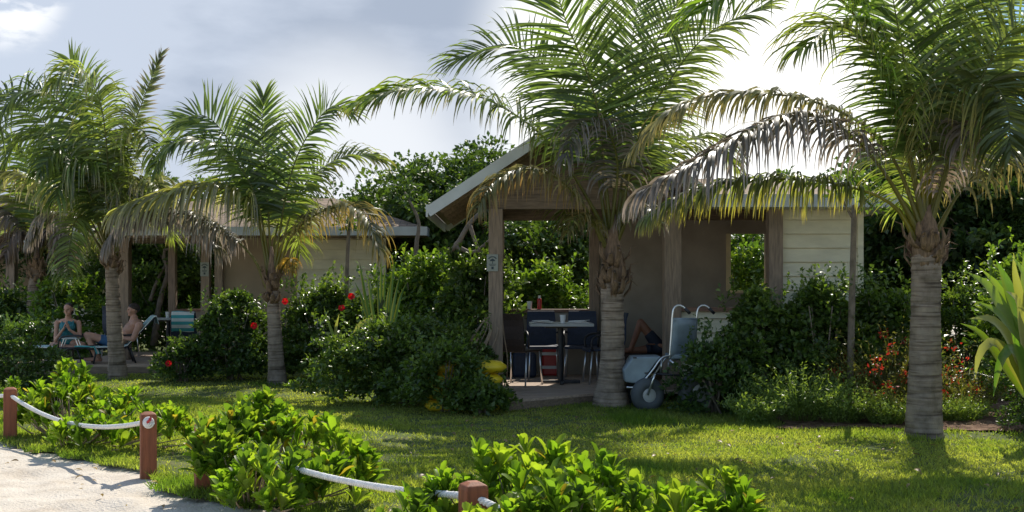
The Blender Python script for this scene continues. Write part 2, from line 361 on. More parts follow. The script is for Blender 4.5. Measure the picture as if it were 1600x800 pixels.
def grass():
    V = []; Q = []; T = []; C = []; off = 0
    for (n, y0, y1) in ((150000, 6.6, 11), (130000, 11, 16), (70000, 16, 23)):
        y = rng.uniform(y0, y1, n); x = (rng.uniform(-60, 1660, n) - 800) / F * y
        k = lawn_keep(x, y) & (~bed_keep(x, y)); k &= rng.random(n) > np.clip((vnoise(x, y, .8, 47) * .6 + vnoise(x, y, .2, 48) * .4 - .56) * 5, 0, .85); x = x[k]; y = y[k]
        tall = np.clip((vnoise(x, y, 1.1, 41) - .45) * 2, 0, 1) + np.clip((y - 11.3) / 1.5, 0, 1) * (x > 1.2) * (y < 15)* .8 + (np.abs(lawn_d(x, y)) < .35) * .8
        for (bx, by, br) in ((1.30, 14.4, .5), (4.43, 11.8, .5), (-3.92, 18.3, .5), (-6.98, 19.4, .5), (-3.08, 9.3, .25), (-.21, 5.96, .3)):
            tall = np.maximum(tall, np.clip(1.6 - np.hypot(x - bx, y - by) / br, 0, 1.5))
        yel = np.clip(vnoise(x, y, .7, 42) * .6 + vnoise(x, y, .22, 43) * .5 + .2 - .5 * tall, 0, 1) * (rng.random(len(x)) * .6 + .6)
        yel = np.clip(yel, 0, 1)[:, None]
        c = np.array([.12, .20, .036]) * (1 - yel) + np.array([.36, .37, .12]) * yel; c = c * rng.uniform(.6, 1.25, (len(x), 1))
        h = (.028 + .035 * tall) * rng.uniform(.6, 1.5, len(x))
        d = np.stack([rng.normal(0, .55, len(x)), rng.normal(0, .55, len(x)), np.ones(len(x))], 1)
        wd = np.stack([np.ones(len(x)), rng.normal(0, .7, len(x)), np.zeros(len(x))], 1)
        v, f, cc = ribbons(np.stack([x, y, lawnh(x, y) - .004], 1), d, h, .0035 + .0004 * y * rng.uniform(.7, 1.3, len(x)), rng.uniform(.1, .9, len(x)), 2, c, wprof=[.9, 1], wdir=wd)
        V.append(v); Q.append(f[0] + off); T.append(f[1] + off); C.append(cc); off += len(v)
    o = npmesh('grass', np.concatenate(V), [np.concatenate(Q), np.concatenate(T)], M_grass, cols=np.concatenate(C))
    tag(o, 'short blades of green and yellowish lawn grass', 'grass', None, 'stuff')
grass()

# ------------------------------------------------------------------ leaves
T_SMALL = (np.array([[0, 0, 0], [.45, -.5, .10], [.48, 0, 0], [.45, .5, .10], [1, 0, -.12]]), [np.array([[0, 1, 2], [0, 2, 3], [1, 4, 2], [2, 4, 3]])])
def t_obov(w):
    rows = [(0, .10, 0), (.3, .34, .02), (.62, .88, .03), (.85, .86, -.01), (.97, .42, -.05)]
    v = []
    for (u, h, z) in rows: v += [[u, -h * w, z + .08 * h], [u, 0, z], [u, h * w, z + .08 * h]]
    f = []
    for i in range(4): f += [[3 * i, 3 * i + 3, 3 * i + 4, 3 * i + 1], [3 * i + 1, 3 * i + 4, 3 * i + 5, 3 * i + 2]]
    return (np.array(v), [np.array(f)])
T_OBOV = t_obov(.5)
def t_lance(w):
    rows = [(0, .15, 0), (.25, .8, .02), (.5, 1, .0), (.75, .7, -.06)]
    v = []
    for (u, h, z) in rows: v += [[u, -h * w, z + .12 * h], [u, 0, z], [u, h * w, z + .12 * h]]
    v.append([1, 0, -.18]); f = []
    for i in range(3): f += [[3 * i, 3 * i + 3, 3 * i + 4, 3 * i + 1], [3 * i + 1, 3 * i + 4, 3 * i + 5, 3 * i + 2]]
    return (np.array(v), [np.array(f), np.array([[9, 12, 10], [10, 12, 11]])])
T_LANCE = t_lance(.5)
def leaves(pos, ax, nm, ln, wd, cols, T):
    ax = nrm(ax); sd_ = nrm(np.cross(nm, ax)); nm = np.cross(ax, sd_)
    tv, tf = T; n = len(pos); k = len(tv)
    v = pos[:, None, :] + (ax[:, None, :] * tv[None, :, 0:1] + nm[:, None, :] * tv[None, :, 2:3]) * ln[:, None, None] + sd_[:, None, :] * tv[None, :, 1:2] * (ln * wd)[:, None, None] 
    b = (np.arange(n) * k)[:, None, None]
    return v.reshape(-1, 3), [(b + f[None]).reshape(-1, f.shape[1]) for f in tf], np.repeat(cols, k, axis=0)
def clump_leaves(centres, radii, per, ln, wd, pal, T=T_SMALL, up=.5, shell=.55, flat=.75, colvar=.35, drop=0):
    """per leaves on every clump; pal: list of (rgb, weight)"""
    m = len(centres); n = m * per
    c = np.repeat(centres, per, 0); r = np.repeat(radii, per)
    d = nrm(rng.normal(size=(n, 3))); d[:, 2] = np.where(d[:, 2] < -.2, -d[:, 2] * .6, d[:, 2])
    rad = r * (shell + (1 - shell) * rng.random(n)) ; pos = c + d * rad[:, None] * np.array([1, 1, flat])
    ax = nrm(d + rng.normal(0, .55, (n, 3)) + np.array([0, 0, -drop])); nm = nrm(np.array([0, 0, up]) + d * .5 + rng.normal(0, .45, (n, 3)))
    pc = np.array([p[0] for p in pal]); pw = np.array([p[1] for p in pal], float); pw /= pw.sum()
    ci = np.repeat(rng.choice(len(pal), m, p=pw), per); mixr = rng.random(n) < .3; ci = np.where(mixr, rng.choice(len(pal), n, p=pw), ci)
    cols = pc[ci] * rng.uniform(1 - colvar, 1 + colvar, (n, 1))
    return leaves(pos, ax, nm, ln * rng.uniform(.65, 1.3, n), np.full(n, wd) * rng.uniform(.85, 1.15, n), cols, T)
GREEN_D = [((.05, .09, .028), 3), ((.07, .125, .035), 3), ((.11, .17, .045), 1)]
GREEN_M = [((.065, .11, .03), 3), ((.095, .155, .035), 3), ((.14, .20, .055), 1.3)]
GREEN_L = [((.08, .15, .03), 2), ((.12, .20, .035), 3), ((.17, .24, .05), 1)]
def blob_centres(c, r, n, shell=.6, zmin=None, power=1.0):
    d = nrm(rng.normal(size=(n * 3, 3))); q = (shell + (1 - shell) * rng.random(n * 3)) ; bumpy = 1 + .16 * np.sin(d[:, 0] * 5 + c[0] * 3) * np.cos(d[:, 2] * 6 + c[1])+ .1 * np.sin(d[:, 1] * 9 + c[0])
    p = np.array(c) + d * np.array(r) * (q * bumpy)[:, None]
    if zmin is not None: p = p[p[:, 2] > zmin]
    return p[:n]
def joinv(parts):
    V = []; C = []; FF = {}; off = 0
    for v, f, c in parts:
        V.append(v); C.append(c)
        for a in f:
            if len(a): FF.setdefault(a.shape[1], []).append(a + off)
        off += len(v)
    return np.concatenate(V), [np.concatenate(x) for x in FF.values()], np.concatenate(C)
def stems(root, pts_list, r0, mt=None, name='stem'):
    mb = MB()
    for p in pts_list: mb.tube(p, list(np.linspace(r0, r0 * .35, len(p))), 6)
    return mb.build(name, mt or M_branch, root, smooth=True)
def shrub(name, label, x, y, rx, ry, h, nclump, per, ln, wd, pal, T=T_SMALL, mt=None, cr_=.14, cat='shrub', group=None, z0=0, flowers=(), up=.5, boxy=.6):
    root = empty(name, (x, y, 0), label, cat, group)
    # fill the volume of a rounded mound
    u = rng.random((nclump, 3)); th = u[:, 0] * 2 * math.pi; rr = (.35 + .65 * np.sqrt(u[:, 1]))
    zz = u[:, 2] ** .8; prof = (1 - zz ** 3.0 * boxy) ; prof = np.where(zz < .15, prof * .9, prof)
    wob = 1 + .16 * np.sin(th * 3 + x * 2 + zz * 3) + .13 * np.sin(th * 5 + y - zz * 4)
    cx = x + np.cos(th) * rr * rx * prof * wob; cy = y + np.sin(th) * rr * ry * prof * wob
    top = h * (.80 + .34 * vnoise(cx, cy, .3, 51)); cz = z0 + cr_ * .5 + zz * (top - cr_)
    cs = np.stack([cx, cy, cz], 1)
    v, f, c = clump_leaves(cs, np.full(nclump, cr_) * rng.uniform(.7, 1.3, nclump), per, ln, wd, pal, T, up=up)
    # loose sprigs that break the outline
    ns = max(10, nclump // 7); th = rng.random(ns) * 6.28; sx = x + np.cos(th) * rx * rng.random(ns) * .95; sy = y + np.sin(th) * ry * rng.random(ns); sz = h * rng.uniform(.8, 1.0, ns) + z0
    parts = [(v, f, c)]
    k = 12; bp = np.repeat(np.stack([sx, sy, sz], 1), k, 0); tt = np.tile(np.linspace(0, 1, k), ns)
    dirs = nrm(np.stack([rng.normal(0, .35, ns), rng.normal(0, .35, ns), np.ones(ns)], 1)); dl = rng.uniform(.12, .28, ns) * h ** .5
    bp = bp + np.repeat(dirs * dl[:, None], k, 0) * tt[:, None]
    ax = nrm(np.repeat(dirs, k, 0) * .6 + rng.normal(0, .7, (len(bp), 3))); nm = nrm(rng.normal(0, .4, (len(bp), 3)) + np.array([0, 0, 1]))
    pc = np.array([p[0] for p in pal]); cc = pc[rng.integers(len(pal), size=len(bp))] * rng.uniform(.8, 1.4, (len(bp), 1))
    parts.append(leaves(bp, ax, nm, ln * rng.uniform(.6, 1.1, len(bp)), np.full(len(bp), wd), cc, T))
    V, FF, C = joinv(parts); npmesh('foliage', V, FF, mt or M_leaf, root, C)
    sl = []
    for i in range(9):
        a = rng.random() * 6.28; q = rng.uniform(.2, .75); sl.append([(x + rng.normal(0, .05), y + rng.normal(0, .05), 0), (x + math.cos(a) * rx * q * .5, y + math.sin(a) * ry * q * .5, h * .45), (x + math.cos(a) * rx * q, y + math.sin(a) * ry * q, h * .85)])
    stems(root, sl, .018)
    for (fx, fy, fY) in flowers: hibiscus(root, P(fx, fy, fY))
    return root
def hibiscus(root, p, col=(.55, .012, .015), r=.046):
    k = 5; a = np.arange(k) * 2 * math.pi / k + rng.random(); n0 = nrm(np.array([rng.normal(0, .3), -1, rng.normal(.2, .2)])); s1 = nrm(np.cross(n0, [0, 0, 1.])); s2 = np.cross(s1, n0)
    d = np.cos(a)[:, None] * s1 + np.sin(a)[:, None] * s2
    v, f, c = leaves(np.repeat(p[None], k, 0), d + n0 * .45, np.repeat(n0[None], k, 0), np.full(k, r * 1.25), np.full(k, 1.7), np.repeat(np.array([col]), k, 0), T_OBOV)
    o = npmesh('flower', v, f, M_flower, root, c); o['label'] = 'red hibiscus flower'
    st = MB().tube([p, p + n0 * r * .9 + np.array([0, 0, .01])], [.006, .004], 6); st.build('stamen', M_yellow, o)

def tree(name, label, x, y, h, rx, ry, rz, nclump, per, ln, wd, pal, trunk_r=.09, group=None, T=T_SMALL, cr_=.35, forks=5, lean=0, zc=None, mt=None, seed=0, low=None):
    root = empty(name, (x, y, 0), label, 'tree', group)
    zc = zc if zc is not None else h - rz
    cs = blob_centres((x + lean, y, zc), (rx, ry, rz), nclump, .35, low if low is not None else .4)
    v, f, c = clump_leaves(cs, rng.uniform(.6, 1.25, len(cs)) * cr_, per, ln, wd, pal, T)
    npmesh('crown', v, f, mt or M_tree, root, c)
    mb = MB(); mid = (x + lean * .4 + rng.normal(0, .08), y, (zc - rz * .4) * .6)
    mb.tube(spline([(x, y, -.05), (x + rng.normal(0, .08), y, mid[2] * .5), mid], 8), list(np.linspace(trunk_r, trunk_r * .75, 8)), 8)
    for i in range(forks):
        a = 2 * math.pi * i / forks + rng.random(); e = (x + lean + math.cos(a) * rx * .75, y + math.sin(a) * ry * .7, zc + rz * rng.uniform(.1, .7))
        m1 = ((mid[0] + e[0]) / 2 + rng.normal(0, .15), (mid[1] + e[1]) / 2 + rng.normal(0, .15), (mid[2] + e[2]) / 2 - .1)
        mb.tube(spline([mid, m1, e], 9), list(np.linspace(trunk_r * .6, trunk_r * .12, 9)), 6)
    mb.build('trunk', M_branch, root, smooth=True)
    return root

# ------------------------------------------------------------------ buildings
def siding(mb, x0, x1, y, z0, z1, step=.2, t=.03):
    """clapboards facing -Y on the plane y"""
    mb.bb(x0 + .002, x1 - .002, y + t + .022, y + t + .03, z0, z1); z = z0
    while z < z1 - .01:
        zt = min(z + step, z1) - .012
        mb.add([(x0, y, z), (x1, y, z), (x1, y + .026, zt), (x0, y + .026, zt), (x0, y + t + .02, z), (x1, y + t + .02, z), (x1, y + t + .02, zt), (x0, y + t + .02, zt)],
               [(0, 1, 2, 3), (5, 4, 7, 6), (0, 4, 5, 1), (3, 2, 6, 7), (0, 3, 7, 4), (1, 5, 6, 2)])
        z = zt + .012
def uvface(me):
    uv = me.uv_layers.new(name='UVMap')
    for p in me.polygons:
        n = p.normal; a = Vector((0, 0, 1)).cross(n)
        if a.length < .05: a = Vector((1, 0, 0))
        a.normalize(); b = n.cross(a)
        for li in p.loop_indices:
            co = me.vertices[me.loops[li].vertex_index].co; uv.data[li].uv = (co.dot(a), co.dot(b))
def slab(mb, quad, t):
    """a roof slope: quad of 3 or 4 points, thickness t downwards"""
    q = [Vector([float(c) for c in p]) for p in quad]; n = (q[1] - q[0]).cross(q[2] - q[0]).normalized()
    if n.z < 0: n = -n
    m = len(q); lo = [p - n * t for p in q]
    mb.add(q + lo, [tuple(range(m)), tuple(range(2 * m - 1, m - 1, -1))] + [(i, (i + 1) % m, m + (i + 1) % m, m + i) for i in range(m)])
def post(name, x, y, z0, z1, w, parent, m=None, label=None):
    mb = MB(); mb.bb(x - w / 2, x + w / 2, y - w / 2, y + w / 2, z0, z1); o = mb.build(name, m or M_wood, parent, bevel=.008)
    if label: o['label'] = label
    return o
def sign(parent, x, y, z, w, h):
    mb = MB(); mb.bb(x - w / 2, x + w / 2, y - .02, y, z - h / 2, z + h / 2); s = mb.build('sign', M_signbd, parent, bevel=.003); s['label'] = 'small grey green sign with a dark emblem'
    g = MB(); yy = y - .023
    # arched lettering strip, parasol shape, wave lines and a square number plate, as the photo shows them
    for i in range(9):
        a = math.pi * (.16 + .68 * i / 8); g.box((x + math.cos(a) * w * .36, yy, z + h * .16 + math.sin(a) * h * .2), (w * .07, .004, h * .07), 0, 0, -(a - math.pi / 2))
    pts = [(x - w * .26, yy - .002, z + h * .10), (x + w * .26, yy - .002, z + h * .10), (x + w * .15, yy - .002, z + h * .2), (x, yy - .002, z + h * .25), (x - w * .15, yy - .002, z + h * .2)]
    g.add(pts + [(a, b + .004, c) for a, b, c in pts], [(0, 1, 2, 3, 4), (9, 8, 7, 6, 5)] + [(i, 5 + i, 5 + (i + 1) % 5, (i + 1) % 5) for i in range(5)])
    g.box((x, yy, z + h * .03), (w * .05, .004, h * .16))
    for k in range(2): g.box((x, yy, z - h * (.08 + .07 * k)), (w * (.62 - .1 * k), .004, h * .03))
    g.box((x, yy, z - h * .3), (w * .2, .004, h * .15))
    g.build('emblem', M_signpaint, s)
    return s
def deck(parent, poly_front, yback, z, name='deck', mt=None):
    """boards run across; front edge is a line between two points"""
    (xa, ya), (xb, yb), = poly_front; mb = MB(); n = 40; bw = .14; y = min(ya, yb); k = 0
    while y < yback:
        y2 = min(y + bw - .008, yback)
        # x-range of the board where it is behind the front edge
        def fx(yy):
            t = (yy - ya) / (yb - ya) if abs(yb - ya) > 1e-6 else 1
            return t
        t0 = max(0, min(1, fx(y))); t1 = max(0, min(1, fx(y2)))
        xe0 = xa + (xb - xa) * t0 if abs(yb - ya) > 1e-6 else xb; xe1 = xa + (xb - xa) * t1 if abs(yb - ya) > 1e-6 else xb
        if ya < yb:   # left end is nearest: boards start at xa and reach the edge line
            pts = [(xa, y), (xe0, y), (xe1, y2), (xa, y2)] if t1 > 0 else None
        else: pts = [(xa, y), (xb, y), (xb, y2), (xa, y2)]
        if pts and abs(pts[1][0] - pts[0][0]) > .02:
            zz = z + random.uniform(-.002, .002)
            mb.add([(a, b, zz) for a, b in pts] + [(a, b, zz - .04) for a, b in pts], [(0, 1, 2, 3), (7, 6, 5, 4), (0, 4, 5, 1), (1, 5, 6, 2), (2, 6, 7, 3), (3, 7, 4, 0)])
        y += bw; k += 1
    return mb.build(name, mt or M_deck, parent)

# ---- main cabana
FY, BY, DZ = 15.6, 18.2, .17
cab = empty('cabana', (1.0, 17, 0), 'open timber cabana with white edged gable roof and cream siding, behind the thick palm trunk', 'cabana', 'beach cabanas in a row')
dk = MB()
d_o = deck(cab, ((-.05, 13.95), (1.55, 15.3)), BY, DZ)
# boards wider once behind the slanted edge
mb = MB(); y = 15.3
while y < BY: mb.bb(1.55, 4.85, y, min(y + .132, BY), DZ - .045, DZ - .002); mb.bb(-.36, -.054, y, min(y + .132, BY), DZ - .045, DZ - .001); y += .14
o = mb.build('floor_boards', M_deck, cab)
mb = MB(); e0 = Vector((-.05, 13.95, 0)); e1 = Vector((1.55, 15.3, 0)); dd = (e1 - e0); L_ = dd.length
mb.box(((e0.x + e1.x) / 2, (e0.y + e1.y) / 2 - .02, .075), (L_, .035, .13), math.atan2(dd.y, dd.x)); mb.bb(-.09, -.052, 13.97, 15.28, .01, .13)
mb.build('deck_skirt', M_woodx, cab)
for (x, y, w) in ((-.23, FY, .2), (2.27, FY, .24), (3.72, FY - .03, .2)): post('post', x, y, DZ, 2.72, w, cab)
for (x, y, w) in ((-.21, BY, .16), (1.36, BY, .16)): post('post', x, y, DZ, 2.72, w, cab)
sign(cab, -.335 + .06, FY - .105, 1.6 - (411 - 450) / 110, .16, .24)
mb = MB(); siding(mb, 3.83, 4.9, FY - .03, DZ, 2.72); siding(mb, 2.39, 3.62, FY - .03, DZ, 1.27)
mb.bb(4.9, 4.98, FY - .045, FY + .06, DZ, 2.72)
mb.bb(4.86, 4.93, FY + .06, BY + .05, DZ, 2.72)
mb.build('siding', M_siding, cab)
MB().bb(2.39, 3.62, FY - .07, FY + .13, 1.27, 1.325).build('ledge', M_ledge, cab, bevel=.006); MB().bb(-.13, 1.28, BY - .08, BY + .1, 1.2, 1.25).build('ledge', M_ledge, cab, bevel=.006)
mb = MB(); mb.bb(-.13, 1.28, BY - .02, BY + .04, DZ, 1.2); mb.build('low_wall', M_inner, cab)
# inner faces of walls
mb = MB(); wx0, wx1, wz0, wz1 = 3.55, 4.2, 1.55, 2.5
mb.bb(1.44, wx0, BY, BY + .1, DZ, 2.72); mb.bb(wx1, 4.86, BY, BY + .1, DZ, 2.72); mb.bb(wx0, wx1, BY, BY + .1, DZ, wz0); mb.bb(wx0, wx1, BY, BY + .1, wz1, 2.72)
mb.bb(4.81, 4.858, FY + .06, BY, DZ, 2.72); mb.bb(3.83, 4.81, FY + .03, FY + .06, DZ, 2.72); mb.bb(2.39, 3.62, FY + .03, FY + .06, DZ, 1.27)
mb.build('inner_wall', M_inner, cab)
mb = MB(); mb.bb(wx0 - .002, wx0 + .07, BY - .03, BY + .35, wz0, wz1); mb.bb(wx0 + .07, wx1, BY - .02, BY + .14, wz0 - .035, wz0 + .005); mb.build('window_frame', M_jamb, cab)
mb = MB(); mb.bb(-.33, 4.98, FY - .06, FY + .08, 2.72, 2.9); mb.bb(-.33, 4.98, BY - .06, BY + .08, 2.72, 2.9); mb.bb(-.3, -.16, FY + .08, BY - .06, 2.722, 2.9); mb.bb(2.2, 2.34, FY + .08, BY - .06, 2.722, 2.9)
mb.build('beam', M_woodx, cab)
# gable roof over the open bay
ex0, ex1, rx_, ez, rz_ = -1.14, 2.7, .95, 2.72, 4.10; gy0, gy1 = 15.0, 18.9; ezr = rz_ - (rz_ - ez) / (rx_ - ex0) * (ex1 - rx_)
mb = MB(); slab(mb, [(ex0, gy0, ez), (rx_, gy0, rz_), (rx_, gy1, rz_), (ex0, gy1, ez)], .03); slab(mb, [(rx_, gy0, rz_), (ex1, gy0, ezr), (ex1, gy1, ezr), (rx_, gy1, rz_)], .03)
ro = mb.build('roof', M_shingle, cab); uvface(ro.data)
nL = Vector((-.554, 0, .832)); mb = MB()
for sgn, xe in ((-1, ex0), (1, ex1)):
    n = 13
    for i in range(n):   # soffit planks running along the slope's length
        a = i / n; b = (i + .94) / n
        q = []
        for t in (a, b):
            x = xe + (rx_ - xe) * t; z = (ez if sgn < 0 else ezr) + (rz_ - (ez if sgn < 0 else ezr)) * t; q.append((x - sgn * .554 * .034, z - .832 * .034))
        p0 = (q[0][0], q[0][1]); p1 = (q[1][0], q[1][1]); o2 = (-sgn * .554 * .02, -.832 * .02)
        mb.add([(p0[0], gy0 + .03, p0[1]), (p1[0], gy0 + .03, p1[1]), (p1[0], gy1 - .03, p1[1]), (p0[0], gy1 - .03, p0[1]),
                (p0[0] + o2[0], gy0 + .03, p0[1] + o2[1]), (p1[0] + o2[0], gy0 + .03, p1[1] + o2[1]), (p1[0] + o2[0], gy1 - .03, p1[1] + o2[1]), (p0[0] + o2[0], gy1 - .03, p0[1] + o2[1])],
               [(0, 1, 2, 3), (7, 6, 5, 4), (0, 4, 5, 1), (1, 5, 6, 2), (2, 6, 7, 3), (3, 7, 4, 0)])
    for yy in (15.5, 16.3, 17.1, 17.9, 18.6):  # rafters
        ze = ez if sgn < 0 else ezr; L2 = math.hypot(rx_ - xe, rz_ - ze); ang = math.atan2(rz_ - ze, abs(rx_ - xe)) * (1 if xe < rx_ else -1)
        mb.box(((xe + rx_) / 2, yy, (ze + rz_) / 2 - .115), (L2 * .88, .05, .08), 0, 0, -ang)
mb.build('soffit', M_soffit, cab)
mb = MB()
for xe in (ex0, ex1):
    ze = ez if xe < rx_ else ezr; L2 = math.hypot(rx_ - xe, rz_ - ze); ang = math.atan2(rz_ - ze, abs(rx_ - xe)) * (1 if xe < rx_ else -1)
    for yy in (gy0 - .012, gy1 + .012): mb.box(((xe + rx_) / 2, yy, (ze + rz_) / 2 - .075), (L2 + .03, .022, .145), 0, 0, -ang)
mb.bb(ex0 - .035, ex0 - .006, gy0 - .02, gy1 + .02, ez - .15, ez + .02); mb.bb(ex1 + .006, ex1 + .035, gy0 - .02, gy1, ezr - .15, ezr + .02)
mb.build('fascia', M_white, cab)
mb = MB()   # boarded gable triangle set back behind the overhang
for yy in (FY, BY): MB().add([(-.7, yy - .02, 2.902), (2.6, yy - .02, 2.902), (rx_, yy - .02, 3.94), (-.7, yy + .02, 2.902), (2.6, yy + .02, 2.902), (rx_, yy + .02, 3.94)], [(0, 1, 2), (5, 4, 3), (0, 3, 4, 1), (1, 4, 5, 2), (2, 5, 3, 0)]).build('gable', M_woodx, cab)
# lower hipped roof of the room on the right
hx0, hx1, hy0, hy1, hz, hr = 2.0, 5.45, 15.05, 18.75, 2.88, 3.28
mb = MB(); A = (hx0, hy0, hz); B = (hx1, hy0, hz); C_ = (hx1, hy1, hz); D_ = (hx0, hy1, hz); R0 = (hx0, 16.9, hr); R1 = (hx1 - 1.7, 16.9, hr)
slab(mb, [A, B, R1, R0], .04); slab(mb, [B, C_, R1], .04); slab(mb, [C_, D_, R0, R1], .04)
ro = mb.build('roof', M_shingle, cab); uvface(ro.data)
mb = MB(); mb.bb(2.74, hx1 + .03, hy0 - .03, hy0 - .005, hz - .17, hz + .005); mb.bb(hx1 + .004, hx1 + .03, hy0, hy1, hz - .17, hz + .005); mb.bb(2.74, hx1, hy0 + .01, FY - .065, hz - .165, hz - .14); mb.bb(5.0, hx1, FY - .06, hy1, hz - .165, hz - .14)
mb.build('fascia', M_white, cab)

# ---- second cabana, further left
cab2 = empty('cabana', (-5.5, 23, 0), 'smaller looking cabana with tan shingled hip roof where the couple sits, left of centre', 'cabana', 'beach cabanas in a row')
F2, B2 = 22.0, 24.6
deck(cab2, ((-9.6, 20.4), (-6.6, 20.4)), F2, DZ)
mb = MB(); y = F2 + .005
while y < B2: mb.bb(-8.6, -2.6, y, min(y + .132, B2), DZ - .04, DZ); y += .14
mb.build('floor_boards', M_deck, cab2)
mb = MB(); mb.bb(-9.6, -6.6, 20.36, 20.395, .0, .135); mb.bb(-6.6, -6.565, 20.4, F2, 0, .135); mb.build('deck_skirt', M_woodx, cab2)
for (x, y, w) in ((-7.75, F2, .2), (-6.12, F2 - .03, .17), (-5.86, F2, .16), (-7.6, B2, .16), (-6.2, B2, .16)): post('post', x, y, DZ, 2.6, w, cab2)
sign(cab2, -6.12, F2 - .12, 1.6 - (421 - 450) / 78, .17, .28)
mb = MB(); siding(mb, -4.3, -2.6, F2 - .03, DZ, 2.6); mb.bb(-2.6, -2.52, F2 - .045, F2 + .05, DZ, 2.6); mb.bb(-2.64, -2.57, F2 + .05, B2, DZ, 2.6); mb.build('siding', M_siding, cab2)
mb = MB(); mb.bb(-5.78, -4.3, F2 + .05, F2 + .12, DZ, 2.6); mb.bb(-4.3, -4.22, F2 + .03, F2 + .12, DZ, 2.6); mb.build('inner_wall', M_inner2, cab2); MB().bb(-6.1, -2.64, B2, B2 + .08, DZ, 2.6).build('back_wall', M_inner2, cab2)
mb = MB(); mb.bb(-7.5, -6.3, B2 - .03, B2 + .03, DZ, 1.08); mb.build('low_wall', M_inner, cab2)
mb = MB(); mb.bb(-7.52, -6.28, B2 - .09, B2 + .09, 1.08, 1.13); mb.build('ledge', M_ledge, cab2)
mb = MB(); mb.bb(-7.9, -2.52, F2 - .06, F2 + .08, 2.6, 2.77); mb.bb(-7.9, -2.52, B2 - .06, B2 + .08, 2.6, 2.77); mb.build('beam', M_woodx, cab2)
hx0, hx1, hy0, hy1, hz, hr = -8.5, -1.68, 21.3, 25.3, 2.78, 3.5
mb = MB(); A = (hx0, hy0, hz); B = (hx1, hy0, hz); C_ = (hx1, hy1, hz); D_ = (hx0, hy1, hz); R0 = (hx0 + 2, 23.3, hr); R1 = (hx1 - 2.1, 23.3, hr)
slab(mb, [A, B, R1, R0], .04); slab(mb, [B, C_, R1], .04); slab(mb, [C_, D_, R0, R1], .04); slab(mb, [D_, A, R0], .04)
ro = mb.build('roof', M_shingle, cab2); uvface(ro.data)
mb = MB(); mb.bb(hx0 - .03, hx1 + .03, hy0 - .03, hy0 - .005, hz - .16, hz + .01); mb.bb(hx1 + .004, hx1 + .03, hy0, hy1, hz - .16, hz + .01); mb.bb(hx0 - .03, hx0 - .004, hy0, hy1, hz - .16, hz + .01); mb.build('fascia', M_white, cab2)
mb = MB(); mb.bb(hx0, hx1, hy0, hy1, hz - .16, hz - .13); mb.build('soffit', M_soffit, cab2)

# ---- third cabana at the far left edge
cab3 = empty('cabana', (-12.5, 29, 0), 'far cabana mostly hidden behind palms at the left edge', 'cabana', 'beach cabanas in a row')
F3 = 28.0
mb = MB(); siding(mb, -11.75, -10.6, F3, .1, 2.7, .2); mb.bb(-10.66, -10.6, F3 + .06, 30.5, .1, 2.7); mb.build('siding', M_siding, cab3)
for x in (-12.75, -15.2): post('post', x, F3, .1, 2.7, .22, cab3)
mb = MB(); mb.bb(-15.3, -11.8, 30.4, 30.5, .1, 2.7); mb.build('inner_wall', M_inner2, cab3)
mb = MB(); mb.bb(-15.4, -10.5, F3 - .07, F3 - .005, 2.7, 2.88); mb.build('beam', M_woodx, cab3)
mb = MB(); A = (-16, 27.4, 2.9); B = (-9.9, 27.4, 2.9); C_ = (-9.9, 31.3, 2.9); D_ = (-16, 31.3, 2.9); R0 = (-14, 29.3, 3.9); R1 = (-12, 29.3, 3.9)
slab(mb, [A, B, R1, R0], .04); slab(mb, [B, C_, R1], .04); slab(mb, [C_, D_, R0, R1], .04); slab(mb, [D_, A, R0], .04)
ro = mb.build('roof', M_shingle, cab3); uvface(ro.data)
mb = MB(); mb.bb(-16.03, -9.87, 27.365, 27.395, 2.74, 2.91); mb.bb(-9.896, -9.87, 27.4, 31.3, 2.74, 2.91); mb.build('fascia', M_white, cab3)

